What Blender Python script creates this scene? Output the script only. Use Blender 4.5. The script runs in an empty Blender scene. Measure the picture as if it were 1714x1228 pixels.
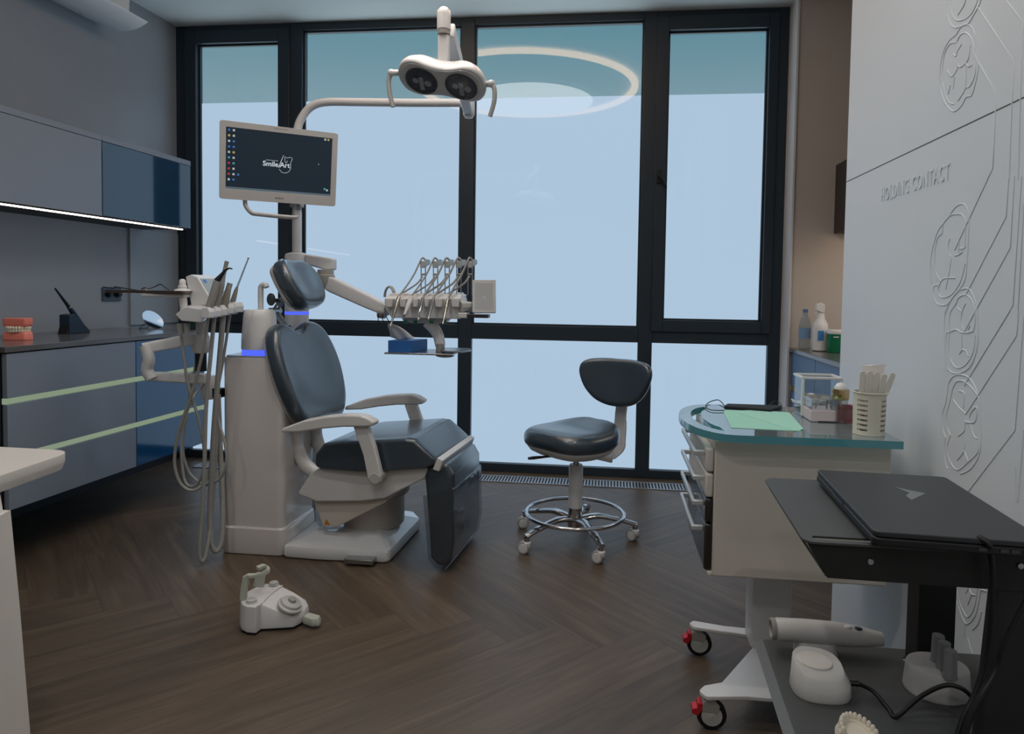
import bpy, bmesh, math, random
from mathutils import Vector as V, Matrix, Euler
random.seed(7)
sc = bpy.context.scene
COL = sc.collection
PI = math.pi

# ---------------------------------------------------------------- camera
F, CX, CY, YAW, PIT, ROL = 1145.6, 883.5, 536.2, -.1169, -.0426, .0151
CAM = V((0, 0, 1.2))
fw = V((math.sin(YAW)*math.cos(PIT), math.cos(YAW)*math.cos(PIT), math.sin(PIT)))
rt = fw.cross(V((0, 0, 1))).normalized()
up = rt.cross(fw)
rt2 = rt*math.cos(ROL)+up*math.sin(ROL)
up2 = -rt*math.sin(ROL)+up*math.cos(ROL)
cd = bpy.data.cameras.new('camera')
cam = bpy.data.objects.new('camera', cd)
COL.objects.link(cam)
m = Matrix((rt2, up2, -fw)).transposed().to_4x4()
m.translation = CAM
cam.matrix_world = m
cd.sensor_width = 36
cd.lens = F/1714*36
cd.shift_x = (857-CX)/1714
cd.shift_y = (CY-614)/1714
cd.clip_start = .02
sc.camera = cam
sc.view_settings.view_transform = 'Standard'
sc.view_settings.look = 'None'
sc.view_settings.exposure = 0
sc.view_settings.gamma = 1

def ray(p):
    return rt2*((p[0]-CX)/F) - up2*((p[1]-CY)/F) + fw
def at(p, X=None, Y=None, Z=None, n=None, d=0):
    """measured point of the photograph on a known plane of the room"""
    if X is not None: n, d = V((1, 0, 0)), X
    elif Y is not None: n, d = V((0, 1, 0)), Y
    elif Z is not None: n, d = V((0, 0, 1)), Z
    g = ray(p)
    return CAM + g*((d-n.dot(CAM))/n.dot(g))
def wl(y, c=0): return -2.98+(y-4.45)*.033+c          # the left wall runs slightly off square
LN = V((1, -.033, 0))
def atL(p, c=0): return at(p, n=LN, d=-2.98-.033*4.45+c)

# ---------------------------------------------------------------- materials
def lin(c):
    def f(u):
        u /= 255
        return u/12.92 if u <= .04045 else ((u+.055)/1.055)**2.4
    return (f(c[0]), f(c[1]), f(c[2]), 1)
MATS = {}
def mat(name, col, rough=.5, metal=0, spec=.5, coat=0, var=.06, scale=6, bump=0, bscale=200, trans=0, ior=1.45, alpha=1, emit=None, es=0):
    if name in MATS: return MATS[name]
    m = bpy.data.materials.new(name); m.use_nodes = True
    nt = m.node_tree; N = nt.nodes; K = nt.links
    b = N['Principled BSDF']
    c = lin(col)
    tc = N.new('ShaderNodeTexCoord')
    if var > 0:
        nz = N.new('ShaderNodeTexNoise'); nz.inputs['Scale'].default_value = scale; nz.inputs['Detail'].default_value = 3
        K.new(tc.outputs['Object'], nz.inputs['Vector'])
        mx = N.new('ShaderNodeMix'); mx.data_type = 'RGBA'
        mx.inputs[6].default_value = tuple(x*(1-var) for x in c[:3])+(1,)
        mx.inputs[7].default_value = tuple(min(1, x*(1+var)) for x in c[:3])+(1,)
        K.new(nz.outputs[0], mx.inputs[0]); K.new(mx.outputs[2], b.inputs['Base Color'])
    else:
        b.inputs['Base Color'].default_value = c
    if bump > 0:
        n2 = N.new('ShaderNodeTexNoise'); n2.inputs['Scale'].default_value = bscale
        K.new(tc.outputs['Object'], n2.inputs['Vector'])
        bp = N.new('ShaderNodeBump'); bp.inputs['Strength'].default_value = bump; bp.inputs['Distance'].default_value = .002
        K.new(n2.outputs[0], bp.inputs['Height']); K.new(bp.outputs[0], b.inputs['Normal'])
    b.inputs['Roughness'].default_value = rough
    b.inputs['Metallic'].default_value = metal
    b.inputs['Specular IOR Level'].default_value = spec
    b.inputs['Coat Weight'].default_value = coat
    b.inputs['Coat Roughness'].default_value = .08
    b.inputs['Transmission Weight'].default_value = trans
    b.inputs['IOR'].default_value = ior
    b.inputs['Alpha'].default_value = alpha
    if emit:
        b.inputs['Emission Color'].default_value = lin(emit)
        b.inputs['Emission Strength'].default_value = es
    MATS[name] = m
    return m
def glassy(name, tint=(255, 255, 255), refl=1.0, haze=0, hazecol=(220, 225, 230), rough=.02, ior=1.5, bump=0):
    """thin clear sheet: lets light straight through, mirrors by Fresnel, optional milky part"""
    if name in MATS: return MATS[name]
    m = bpy.data.materials.new(name); m.use_nodes = True
    nt = m.node_tree; N = nt.nodes; K = nt.links
    N.remove(N['Principled BSDF']); out = N['Material Output']
    t = N.new('ShaderNodeBsdfTransparent'); t.inputs[0].default_value = lin(tint)
    g = N.new('ShaderNodeBsdfGlossy'); g.inputs['Roughness'].default_value = rough
    fr = N.new('ShaderNodeFresnel')
    ge = N.new('ShaderNodeNewGeometry'); im = N.new('ShaderNodeMapRange')     # same reflectance from either side of the sheet
    im.inputs[3].default_value = ior; im.inputs[4].default_value = 1/ior
    K.new(ge.outputs['Backfacing'], im.inputs[0]); K.new(im.outputs[0], fr.inputs[0])
    mx = N.new('ShaderNodeMixShader')
    last = t
    if haze:
        d = N.new('ShaderNodeBsdfDiffuse'); d.inputs[0].default_value = lin(hazecol)
        m1 = N.new('ShaderNodeMixShader'); m1.inputs[0].default_value = haze
        K.new(t.outputs[0], m1.inputs[1]); K.new(d.outputs[0], m1.inputs[2]); last = m1
    ml = N.new('ShaderNodeMath'); ml.operation = 'MULTIPLY'; ml.inputs[1].default_value = refl
    K.new(fr.outputs[0], ml.inputs[0]); K.new(ml.outputs[0], mx.inputs[0])
    K.new(last.outputs[0], mx.inputs[1]); K.new(g.outputs[0], mx.inputs[2])
    K.new(mx.outputs[0], out.inputs[0])
    if bump:
        n2 = N.new('ShaderNodeTexNoise'); n2.inputs['Scale'].default_value = 14; n2.inputs['Detail'].default_value = 4
        tc = N.new('ShaderNodeTexCoord'); K.new(tc.outputs['Object'], n2.inputs['Vector'])
        bp = N.new('ShaderNodeBump'); bp.inputs['Strength'].default_value = bump; bp.inputs['Distance'].default_value = .03
        K.new(n2.outputs[0], bp.inputs['Height']); K.new(bp.outputs[0], g.inputs['Normal']); K.new(bp.outputs[0], fr.inputs['Normal'])
    MATS[name] = m
    return m
def glow(name, col, s, gloss=0):
    """something that gives off light, optionally behind glass"""
    if name in MATS: return MATS[name]
    m = bpy.data.materials.new(name); m.use_nodes = True
    nt = m.node_tree; N = nt.nodes; K = nt.links
    N.remove(N['Principled BSDF']); out = N['Material Output']
    e = N.new('ShaderNodeEmission'); e.inputs[0].default_value = lin(col); e.inputs[1].default_value = s
    if gloss:
        g = N.new('ShaderNodeBsdfGlossy'); g.inputs['Roughness'].default_value = .03
        fr = N.new('ShaderNodeFresnel'); fr.inputs[0].default_value = 1.45
        mx = N.new('ShaderNodeMixShader'); K.new(fr.outputs[0], mx.inputs[0])
        K.new(e.outputs[0], mx.inputs[1]); K.new(g.outputs[0], mx.inputs[2]); K.new(mx.outputs[0], out.inputs[0])
    else: K.new(e.outputs[0], out.inputs[0])
    MATS[name] = m
    return m

# ---------------------------------------------------------------- mesh helpers
def sm(pts, n=6, closed=False):
    """Catmull-Rom through points"""
    pts = [V(p) for p in pts]; L = len(pts); out = []
    if L < 3: return pts
    rng = range(L if closed else L-1)
    for i in rng:
        g = (lambda k: pts[k % L]) if closed else (lambda k: pts[max(0, min(L-1, k))])
        p0, p1, p2, p3 = g(i-1), g(i), g(i+1), g(i+2)
        for k in range(n):
            t = k/n
            out.append(.5*((2*p1)+(p2-p0)*t+(2*p0-5*p1+4*p2-p3)*t*t+(3*p1-p0-3*p2+p3)*t**3))
    if not closed: out.append(pts[-1])
    return out
def rp(pts, r, n=5):
    """polygon with rounded corners; r number or list"""
    out = []; L = len(pts)
    for i in range(L):
        p = V(pts[i][:2]); a = V(pts[i-1][:2])-p; b = V(pts[(i+1) % L][:2])-p
        ri = r[i] if isinstance(r, (list, tuple)) else r
        la, lb = a.length, b.length
        if ri <= 0 or la < 1e-6 or lb < 1e-6: out.append(p); continue
        a.normalize(); b.normalize()
        ang = a.angle(b); d = min(ri/max(math.tan(ang/2), 1e-3), la*.49, lb*.49)
        p1 = p+a*d; p2 = p+b*d
        for k in range(n+1):
            t = k/n
            out.append((1-t)**2*p1+2*t*(1-t)*p+t*t*p2)
    return out
def frame(o, u, v):
    u = V(u).normalized(); w = u.cross(V(v)).normalized(); v = w.cross(u)
    m = Matrix((u, v, w)).transposed().to_4x4(); m.translation = V(o); return m
XZ = frame((0, 0, 0), (1, 0, 0), (0, 0, 1))      # a=x, b=z, c=-y
class B:
    def __init__(s): s.bm = bmesh.new()
    def _add(s, vs, fs, M=None):
        vv = [s.bm.verts.new((M @ V(v)) if M else V(v)) for v in vs]
        for f in fs:
            try: s.bm.faces.new([vv[i] for i in f])
            except ValueError: pass
        return s
    def box(s, x0, x1, y0, y1, z0, z1, M=None):
        vs = [(x, y, z) for z in (z0, z1) for y in (y0, y1) for x in (x0, x1)]
        return s._add(vs, [(0, 2, 3, 1), (4, 5, 7, 6), (0, 1, 5, 4), (2, 6, 7, 3), (0, 4, 6, 2), (1, 3, 7, 5)], M)
    def bx(s, c, d, M=None):
        return s.box(c[0]-d[0]/2, c[0]+d[0]/2, c[1]-d[1]/2, c[1]+d[1]/2, c[2]-d[2]/2, c[2]+d[2]/2, M)
    def rings(s, R, cap0=True, cap1=True, closed=False, M=None):
        n = len(R[0]); vs = [p for r in R for p in r]; fs = []
        L = len(R)
        for i in range(L if closed else L-1):
            for k in range(n):
                a = i*n+k; b = i*n+(k+1) % n; j = (i+1) % L
                fs.append((a, b, j*n+(k+1) % n, j*n+k))
        if not closed:
            if cap0: fs.append(tuple(range(n-1, -1, -1)))
            if cap1: fs.append(tuple((L-1)*n+k for k in range(n)))
        return s._add(vs, fs, M)
    def cyl(s, p0, p1, r0, r1=None, n=24, M=None):
        p0, p1 = V(p0), V(p1); r1 = r0 if r1 is None else r1
        d = (p1-p0).normalized(); a = d.orthogonal().normalized(); b = d.cross(a)
        R = [[p+(a*math.cos(2*PI*k/n)+b*math.sin(2*PI*k/n))*r for k in range(n)] for p, r in ((p0, r0), (p1, r1))]
        return s.rings(R, M=M)
    def tube(s, pts, r, n=8, closed=False, flat=1, M=None, upv=None):
        pts = [V(p) for p in pts]; L = len(pts); R = []; a = None
        for i, p in enumerate(pts):
            q0 = pts[i-1] if (i > 0 or closed) else p; q1 = pts[(i+1) % L] if (i < L-1 or closed) else p
            d = (q1-q0)
            if d.length < 1e-9: d = V((0, 0, 1))
            d.normalize()
            if upv is not None: a = V(upv)-d*d.dot(V(upv)); a = a if a.length > 1e-4 else d.orthogonal()
            elif a is None: a = d.orthogonal()
            else:
                a = a-d*a.dot(d)
                if a.length < 1e-6: a = d.orthogonal()
            a.normalize(); b = d.cross(a)
            ri = r[i] if isinstance(r, (list, tuple)) else r
            R.append([p+a*math.cos(2*PI*k/n)*ri+b*math.sin(2*PI*k/n)*ri*flat for k in range(n)])
        return s.rings(R, closed=closed, M=M)
    def lathe(s, prof, c=(0, 0, 0), n=32, M=None, cap0=True, cap1=True):
        R = [[V(c)+V((r*math.cos(2*PI*k/n), r*math.sin(2*PI*k/n), z)) for k in range(n)] for r, z in prof]
        return s.rings(R, cap0, cap1, M=M)
    def prism(s, poly, c0, c1, M=None):
        return s.rings([[(p[0], p[1], c) for p in poly] for c in (c0, c1)], M=M)
    def ell(s, c, r, nu=20, nv=12, M=None):
        c = V(c); R = []
        for j in range(1, nv):
            t = PI*j/nv
            R.append([c+V((r[0]*math.sin(t)*math.cos(2*PI*k/nu), r[1]*math.sin(t)*math.sin(2*PI*k/nu), -r[2]*math.cos(t))) for k in range(nu)])
        return s.rings(R, M=M)
    def layers(s, outline, ls, M=None, fn=None):
        """stack of copies of an outline: ls = [(scale_x, scale_y, height)] about the outline's centre"""
        cx = sum(p[0] for p in outline)/len(outline); cy = sum(p[1] for p in outline)/len(outline)
        R = []
        for sx, sy, h in ls:
            r = []
            for p in outline:
                q = V((cx+(p[0]-cx)*sx, cy+(p[1]-cy)*sy, h))
                r.append(fn(q) if fn else q)
            R.append(r)
        return s.rings(R, M=M)
    def tf(s, M): s.bm.transform(M); return s
    def mesh(s, name):
        bmesh.ops.recalc_face_normals(s.bm, faces=s.bm.faces[:])
        me = bpy.data.meshes.new(name); s.bm.to_mesh(me); s.bm.free(); return me
def pillow_layers(t, r, w, h, dome=.0, n=5):
    """rounded cushion profile for layers(): thickness t, edge radius r, size w,h"""
    out = []
    for k in range(n+1):
        a = PI/2*k/n; i = r*(1-math.sin(a)); out.append((1-2*i/w, 1-2*i/h, r-r*math.cos(a)))
    for k in range(n+1):
        a = PI/2*k/n; i = r*(1-math.cos(a)); out.append((1-2*i/w, 1-2*i/h, t-r+r*math.sin(a)))
    base = 1-2*r/w
    for k in (1, 2, 3):
        f = 1-k*.3; out.append((base*f, (1-2*r/h)*f, t+dome*(1-f*f)))
    return out
TM = {}
def link(o): COL.objects.link(o); return o
def finish(o, bevel, seg, smooth, sub):
    me = o.data
    for p in me.polygons: p.use_smooth = True
    if sub:
        md = o.modifiers.new('sub', 'SUBSURF'); md.levels = sub; md.render_levels = sub
    else:
        me.set_sharp_from_angle(angle=math.radians(smooth))
    if bevel:
        md = o.modifiers.new('bevel', 'BEVEL'); md.width = bevel; md.segments = seg; md.limit_method = 'ANGLE'; md.angle_limit = math.radians(35); md.harden_normals = False
def thing(name, label, cat, loc=(0, 0, 0), rot=(0, 0, 0), group=None):
    o = link(bpy.data.objects.new(name, None)); o.empty_display_size = .05
    o.location = loc; o.rotation_euler = rot
    o['label'] = label; o['category'] = cat
    if group: o['group'] = group
    TM[o.name] = Matrix.Translation(V(loc)) @ Euler(rot).to_matrix().to_4x4()
    return o
def part(name, b, mt, parent, world=False, bevel=0, seg=3, smooth=40, sub=0, label=None):
    """mesh part; world=True: geometry given in room coordinates"""
    if world:
        q = parent
        M = TM[q.name]
        b.tf(M.inverted())
    o = link(bpy.data.objects.new(name, b.mesh(name))); o.data.materials.append(mt)
    o.parent = parent
    TM[o.name] = TM.get(parent.name, Matrix())
    finish(o, bevel, seg, smooth, sub)
    if label: o['label'] = label
    return o
def solo(name, b, mt, label, cat, loc, group=None, bevel=0, seg=3, smooth=40, sub=0, world=True):
    if world: b.tf(Matrix.Translation(-V(loc)))
    o = link(bpy.data.objects.new(name, b.mesh(name))); o.data.materials.append(mt)
    o.location = loc; o['label'] = label; o['category'] = cat
    if group: o['group'] = group
    TM[o.name] = Matrix.Translation(V(loc))
    finish(o, bevel, seg, smooth, sub)
    return o
def struct(name, b, mt, parent=None, bevel=0, smooth=40):
    o = link(bpy.data.objects.new(name, b.mesh(name))); o.data.materials.append(mt)
    if parent: o.parent = parent
    else: o['kind'] = 'structure'
    TM[o.name] = Matrix()
    finish(o, bevel, 2, smooth, 0)
    return o
def text_b(txt, size, M, depth=.0005, bold=False, xscale=1.0, align='CENTER', spacing=1.0):
    cu = bpy.data.curves.new('t', 'FONT'); cu.body = txt; cu.size = size; cu.extrude = depth
    cu.align_x = align; cu.align_y = 'CENTER'
    if bold: cu.offset = size*.02
    cu.resolution_u = 3; cu.space_character = spacing
    ob = bpy.data.objects.new('t', cu); COL.objects.link(ob)
    dg = bpy.context.evaluated_depsgraph_get()
    me = bpy.data.meshes.new_from_object(ob.evaluated_get(dg))
    bpy.data.objects.remove(ob)
    b = B(); b.bm.from_mesh(me); bpy.data.meshes.remove(me)
    b.tf(Matrix.Diagonal((xscale, 1, 1, 1))); b.tf(M); return b
def fill_b(loops, z0, z1, M=None):
    """flat plate with holes"""
    cu = bpy.data.curves.new('f', 'CURVE'); cu.dimensions = '2D'; cu.fill_mode = 'BOTH'; cu.extrude = (z1-z0)/2
    for lp in loops:
        sp = cu.splines.new('POLY'); sp.points.add(len(lp)-1); sp.use_cyclic_u = True
        for i, p in enumerate(lp): sp.points[i].co = (p[0], p[1], 0, 1)
    ob = bpy.data.objects.new('f', cu); COL.objects.link(ob)
    dg = bpy.context.evaluated_depsgraph_get()
    me = bpy.data.meshes.new_from_object(ob.evaluated_get(dg))
    bpy.data.objects.remove(ob)
    b = B(); b.bm.from_mesh(me); bpy.data.meshes.remove(me)
    bmesh.ops.remove_doubles(b.bm, verts=b.bm.verts[:], dist=1e-5)
    b.tf(Matrix.Translation((0, 0, (z0+z1)/2)))
    if M: b.tf(M)
    return b
def copy_tree(o, loc=None, rot=None, label=None):
    c = o.copy(); COL.objects.link(c)
    if loc is not None: c.location = loc
    if rot is not None: c.rotation_euler = rot
    if label: c['label'] = label
    for ch in list(o.children):
        d = ch.copy(); COL.objects.link(d); d.parent = c
        for g in list(ch.children):
            e = g.copy(); COL.objects.link(e); e.parent = d
    return c

# common materials
WHT = mat('white_lacquer', (214, 214, 214), .28, coat=.3, var=.02)
WHT2 = mat('white_plastic', (206, 206, 206), .38, var=.02)
GRYP = mat('grey_plastic', (150, 148, 144), .4, var=.03)
LGRY = mat('light_grey_plastic', (176, 176, 173), .4, var=.03)
HOSE = mat('hose_grey', (150, 150, 146), .4, var=.03)
CHR = mat('chrome', (200, 200, 202), .12, metal=1, var=0)
STEEL = mat('brushed_steel', (170, 170, 172), .28, metal=1, var=.05)
LEATH = mat('dark_leatherette', (50, 63, 74), .30, spec=.75, coat=.7, var=.08, scale=9, bump=.05, bscale=350)
LEATH.node_tree.nodes['Principled BSDF'].inputs['Coat Roughness'].default_value = .22
BLK = mat('black_plastic', (20, 20, 21), .4, var=.05)
CABLE = mat('black_rubber', (14, 14, 15), .5, var=.05)
CLEAR = glassy('clear_acrylic', (242, 246, 248), 1.0, .035)
# ================================================================ THE ROOM
# floor: herringbone planks, one mesh, grain and tone per plank
def build_floor():
    w, L = .2125, 1.2
    x0, x1, y0, y1 = -3.25, 2.0, -2.6, 4.62
    bm = bmesh.new(); uvl = bm.loops.layers.uv.new('UVMap'); cl = bm.loops.layers.float_color.new('tone')
    pv, qv = V((1, -1, 0))/math.sqrt(2), V((1, 1, 0))/math.sqrt(2)
    org = V((-1.82-(L)/math.sqrt(2), 2.27-L/math.sqrt(2), 0))
    rnd = random.Random(3)
    def quad(p0, p1, q0, q1, along):
        c = org+pv*((p0+p1)/2)+qv*((q0+q1)/2)
        if not (x0-1 < c.x < x1+1 and y0-1 < c.y < y1+1): return
        cs = [(p0, q0), (p1, q0), (p1, q1), (p0, q1)]
        f = bm.faces.new([bm.verts.new(org+pv*a+qv*b) for a, b in cs])
        t = rnd.random(); o1, o2 = rnd.random(), rnd.random()
        for lp, (a, b) in zip(f.loops, cs):
            lp[uvl].uv = ((a-p0, b-q0) if along == 'p' else (b-q0, a-p0))
            lp[cl] = (t, o1, o2, 1)
    for band in range(-5, 6):
        for k in range(-30, 40):
            ox, oy = band*L, -band*L
            quad(k*w+ox, k*w+L+ox, k*w+oy, (k+1)*w+oy, 'p')
            quad((k-1)*w+ox, k*w+ox, k*w+oy, k*w+L+oy, 'q')
    for co, no in (((x0, 0, 0), (-1, 0, 0)), ((x1, 0, 0), (1, 0, 0)), ((0, y0, 0), (0, -1, 0)), ((0, y1, 0), (0, 1, 0))):
        bmesh.ops.bisect_plane(bm, geom=bm.verts[:]+bm.edges[:]+bm.faces[:], plane_co=co, plane_no=no, clear_outer=True)
    me = bpy.data.meshes.new('floor'); bm.normal_update()
    for f in bm.faces:
        if f.normal.z < 0: f.normal_flip()
    bm.to_mesh(me); bm.free()
    o = link(bpy.data.objects.new('floor', me)); o['kind'] = 'structure'
    m = bpy.data.materials.new('herringbone_wood'); m.use_nodes = True
    nt = m.node_tree; N = nt.nodes; K = nt.links; b = N['Principled BSDF']
    uv = N.new('ShaderNodeUVMap'); uv.uv_map = 'UVMap'
    at_ = N.new('ShaderNodeAttribute'); at_.attribute_name = 'tone'
    sep = N.new('ShaderNodeSeparateColor'); K.new(at_.outputs['Color'], sep.inputs[0])
    mp = N.new('ShaderNodeVectorMath'); mp.operation = 'MULTIPLY'; mp.inputs[1].default_value = (2.2, 26, 1); K.new(uv.outputs[0], mp.inputs[0])
    ad = N.new('ShaderNodeVectorMath'); ad.operation = 'MULTIPLY_ADD'; ad.inputs[1].default_value = (37, 53, 91)
    K.new(at_.outputs['Color'], ad.inputs[0]); K.new(mp.outputs[0], ad.inputs[2])
    n1 = N.new('ShaderNodeTexNoise'); n1.inputs['Scale'].default_value = 1; n1.inputs['Detail'].default_value = 5; n1.inputs['Roughness'].default_value = .62; n1.inputs['Distortion'].default_value = .6
    K.new(ad.outputs[0], n1.inputs['Vector'])
    m2 = N.new('ShaderNodeVectorMath'); m2.operation = 'MULTIPLY'; m2.inputs[1].default_value = (3, 9, 1); K.new(ad.outputs[0], m2.inputs[0])
    n2 = N.new('ShaderNodeTexNoise'); n2.inputs['Scale'].default_value = 1; n2.inputs['Detail'].default_value = 2
    K.new(m2.outputs[0], n2.inputs['Vector'])
    rmp = N.new('ShaderNodeValToRGB'); e = rmp.color_ramp.elements
    e[0].position = .25; e[0].color = lin((72, 60, 48)); e[1].position = .75; e[1].color = lin((104, 90, 74))
    q = rmp.color_ramp.elements.new(.5); q.color = lin((87, 74, 60))
    K.new(n1.outputs[0], rmp.inputs[0])
    mul = N.new('ShaderNodeMath'); mul.operation = 'MULTIPLY_ADD'; mul.inputs[1].default_value = .36; mul.inputs[2].default_value = .80; K.new(sep.outputs[0], mul.inputs[0])
    fine = N.new('ShaderNodeMath'); fine.operation = 'MULTIPLY_ADD'; fine.inputs[1].default_value = .3; fine.inputs[2].default_value = .85; K.new(n2.outputs[0], fine.inputs[0])
    mm = N.new('ShaderNodeMath'); mm.operation = 'MULTIPLY'; K.new(mul.outputs[0], mm.inputs[0]); K.new(fine.outputs[0], mm.inputs[1])
    # plank edges: a thin dark joint
    su = N.new('ShaderNodeSeparateXYZ'); K.new(uv.outputs[0], su.inputs[0])
    def edge(sock, tot):
        a = N.new('ShaderNodeMath'); a.operation = 'SUBTRACT'; a.inputs[0].default_value = tot; K.new(sock, a.inputs[1])
        c = N.new('ShaderNodeMath'); c.operation = 'MINIMUM'; K.new(sock, c.inputs[0]); K.new(a.outputs[0], c.inputs[1]); return c
    ex, ey = edge(su.outputs[0], L), edge(su.outputs[1], w)
    mn = N.new('ShaderNodeMath'); mn.operation = 'MINIMUM'; K.new(ex.outputs[0], mn.inputs[0]); K.new(ey.outputs[0], mn.inputs[1])
    gt = N.new('ShaderNodeMapRange'); gt.inputs[1].default_value = .0004; gt.inputs[2].default_value = .0022; gt.inputs[3].default_value = .6; gt.inputs[4].default_value = 1; K.new(mn.outputs[0], gt.inputs[0])
    m3 = N.new('ShaderNodeMath'); m3.operation = 'MULTIPLY'; K.new(mm.outputs[0], m3.inputs[0]); K.new(gt.outputs[0], m3.inputs[1])
    mx = N.new('ShaderNodeVectorMath'); mx.operation = 'SCALE'; K.new(rmp.outputs[0], mx.inputs[0]); K.new(m3.outputs[0], mx.inputs['Scale'])
    K.new(mx.outputs[0], b.inputs['Base Color'])
    rr = N.new('ShaderNodeMapRange'); rr.inputs[3].default_value = .34; rr.inputs[4].default_value = .50; K.new(n2.outputs[0], rr.inputs[0]); K.new(rr.outputs[0], b.inputs['Roughness'])
    bp = N.new('ShaderNodeBump'); bp.inputs['Strength'].default_value = .12; bp.inputs['Distance'].default_value = .002; K.new(n2.outputs[0], bp.inputs['Height']); K.new(bp.outputs[0], b.inputs['Normal'])
    b.inputs['Specular IOR Level'].default_value = .45
    me.materials.append(m)
build_floor()

CEILZ = 2.975
M_CEIL = mat('ceiling_paint', (226, 230, 230), .8, var=.02)
M_WALLG = mat('dark_grey_wall_paint', (138, 146, 155), .75, var=.04, bump=.05, bscale=300)
M_BEIGE = mat('beige_wall_paint', (188, 180, 172), .8, var=.03)
M_BACK = mat('pale_wall_paint', (196, 188, 178), .8, var=.03)
M_PANEL = mat('satin_panel_paint', (210, 218, 224), .45, var=.015)
struct('ceiling', B().box(-3.3, 2.05, -2.65, 4.62, CEILZ, CEILZ+.12), M_CEIL)
yA, yB = -2.6, 4.6
b = B(); b.prism([(wl(yA), yA), (wl(yB), yB), (wl(yB)-.15, yB), (wl(yA)-.15, yA)], 0, CEILZ); struct('wall_left', b, M_WALLG)
struct('wall_back', B().box(-3.4, 1.0, -2.65, -2.5, 0, CEILZ), M_BACK)
PX, PY = .822, 2.54
WR = struct('wall_right', B().box(PX, 1.0, -2.5, PY, 0, CEILZ), M_PANEL)
struct('wall_recess_back', B().box(1.088, 1.95, 4.28, 4.55, 0, CEILZ), M_BEIGE)
struct('wall_recess_side', B().box(1.80, 1.95, 2.4, 4.28, 0, CEILZ), M_BEIGE)
struct('wall_recess_front', B().box(1.0, 1.8, 2.40, 2.56, 0, CEILZ), M_BEIGE)
struct('trim_1', B().box(1.076, 1.0875, 4.268, 4.55, 0, CEILZ), mat('white_jamb', (205, 205, 206), .5, var=.02))
struct('baseboard_left', B().prism([(wl(1.2)+.015, 1.2), (wl(4.44)+.015, 4.44), (wl(4.44)+.0005, 4.44), (wl(1.2)+.0005, 1.2)], 0, .09), mat('dark_baseboard', (30, 34, 42), .5))

# window wall ------------------------------------------------------
M_FRAME = mat('anthracite_aluminium', (42, 54, 64), .42, spec=.4, var=.05)
WY = 4.45
xs = [(-2.90, -2.17), (-2.075, -.989), (-.899, .192), (.282, 1.002)]
b = B()
for x0, x1 in ((-2.985, -2.90), (-2.17, -2.075), (-.989, -.899), (.192, .282), (1.002, 1.0755)):
    b.box(x0, x1, WY, WY+.09, 0, CEILZ-.001)
for x0, x1 in xs:
    for z0, z1 in ((0, .055), (.881, .976), (2.925, CEILZ-.001)):
        b.box(x0, x1, WY, WY+.09, z0, z1)
WIN = struct('window_1', b, M_FRAME, bevel=.003)
M_FILM = glow('frosted_pane_daylight', (172, 196, 218), 1.04, gloss=1)
M_CLR = glassy('window_glass', (240, 247, 248), 1.0, 0, rough=.0)
FILMZ = at((900, 163), Y=WY+.045).z
panes = []
for i, (x0, x1) in enumerate(xs):
    sash = i in (0, 3)
    struct('frosted_pane', B().box(x0-.004, x1+.004, WY+.043, WY+.049, .05, .886), M_FILM, WIN)
    z0 = .976
    if sash:
        s0, s1 = ((-2.83, -2.24) if i == 0 else (.345, .956))
        o = B()
        for a, c in ((x0-.01, s0), (s1, x1+.01)): o.box(a, c, WY-.014, WY+.07, .955, 2.94)
        o.box(s0, s1, WY-.014, WY+.07, .955, 1.029); o.box(s0, s1, WY-.014, WY+.07, 2.852, 2.94)
        so = struct('sash', o, M_FRAME, WIN, bevel=.003)
        x0, x1, z0, z1 = s0, s1, 1.029, 2.852
    else: z1 = 2.925
    bd = B(); t = .011
    for a, c, e, f in ((x0, x0+t, z0, z1), (x1-t, x1, z0, z1), (x0+t, x1-t, z0, z0+t), (x0+t, x1-t, z1-t, z1)): bd.box(a, c, WY+.025, WY+.05, e, f)
    struct('glazing_bead', bd, M_FRAME, WIN, bevel=.002)
    struct('frosted_pane', B().box(x0-.004, x1+.004, WY+.043, WY+.049, z0-.004, FILMZ), M_FILM, WIN)
    struct('clear_pane', B().box(x0-.004, x1+.004, WY+.043, WY+.049, FILMZ, z1+.004), M_CLR, WIN)
# handle on the right-hand sash
h = B(); p = at((1103, 293), Y=WY-.02)
h.box(p.x-.014, p.x+.014, WY-.024, WY-.0145, p.z-.05, p.z+.035)
h.cyl((p.x, WY-.024, p.z), (p.x, WY-.055, p.z), .009, n=12)
h.tube([(p.x, WY-.052, p.z), (p.x+.018, WY-.054, p.z-.03), (p.x+.045, WY-.05, p.z-.085)], [.011, .01, .008], n=10)
struct('window_handle', h, BLK, WIN, bevel=.002)

# floor convector grille ---------------------------------------------
g0 = at((985, 822), Z=0); gy0, gy1 = 4.20, 4.345
t = thing('floor_grille', 'pale slatted convector grille set into the floor along the window', 'floor grille', (-.9, (gy0+gy1)/2, 0))
b = B(); X0, X1 = -2.72, .98
for a, c in ((gy0, gy0+.008), (gy1-.008, gy1)): b.box(X0, X1, a, c, .0005, .006)
for a in (X0, X1-.008): b.box(a, a+.008, gy0, gy1, .0005, .006)
part('frame', b, mat('grille_metal', (176, 182, 190), .35, metal=.5), t, True)
b = B(); k = X0+.02
while k < X1-.01:
    b.box(k-.0045, k+.0045, gy0+.008, gy1-.008, .001, .0055); k += .0195
part('slats', b, MATS['grille_metal'], t, True)
b = B().box(X0+.004, X1-.004, gy0+.004, gy1-.004, .0003, .0008)
part('duct', b, mat('dark_duct', (12, 18, 26), .6), t, True, label='dark duct under the slats')

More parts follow.
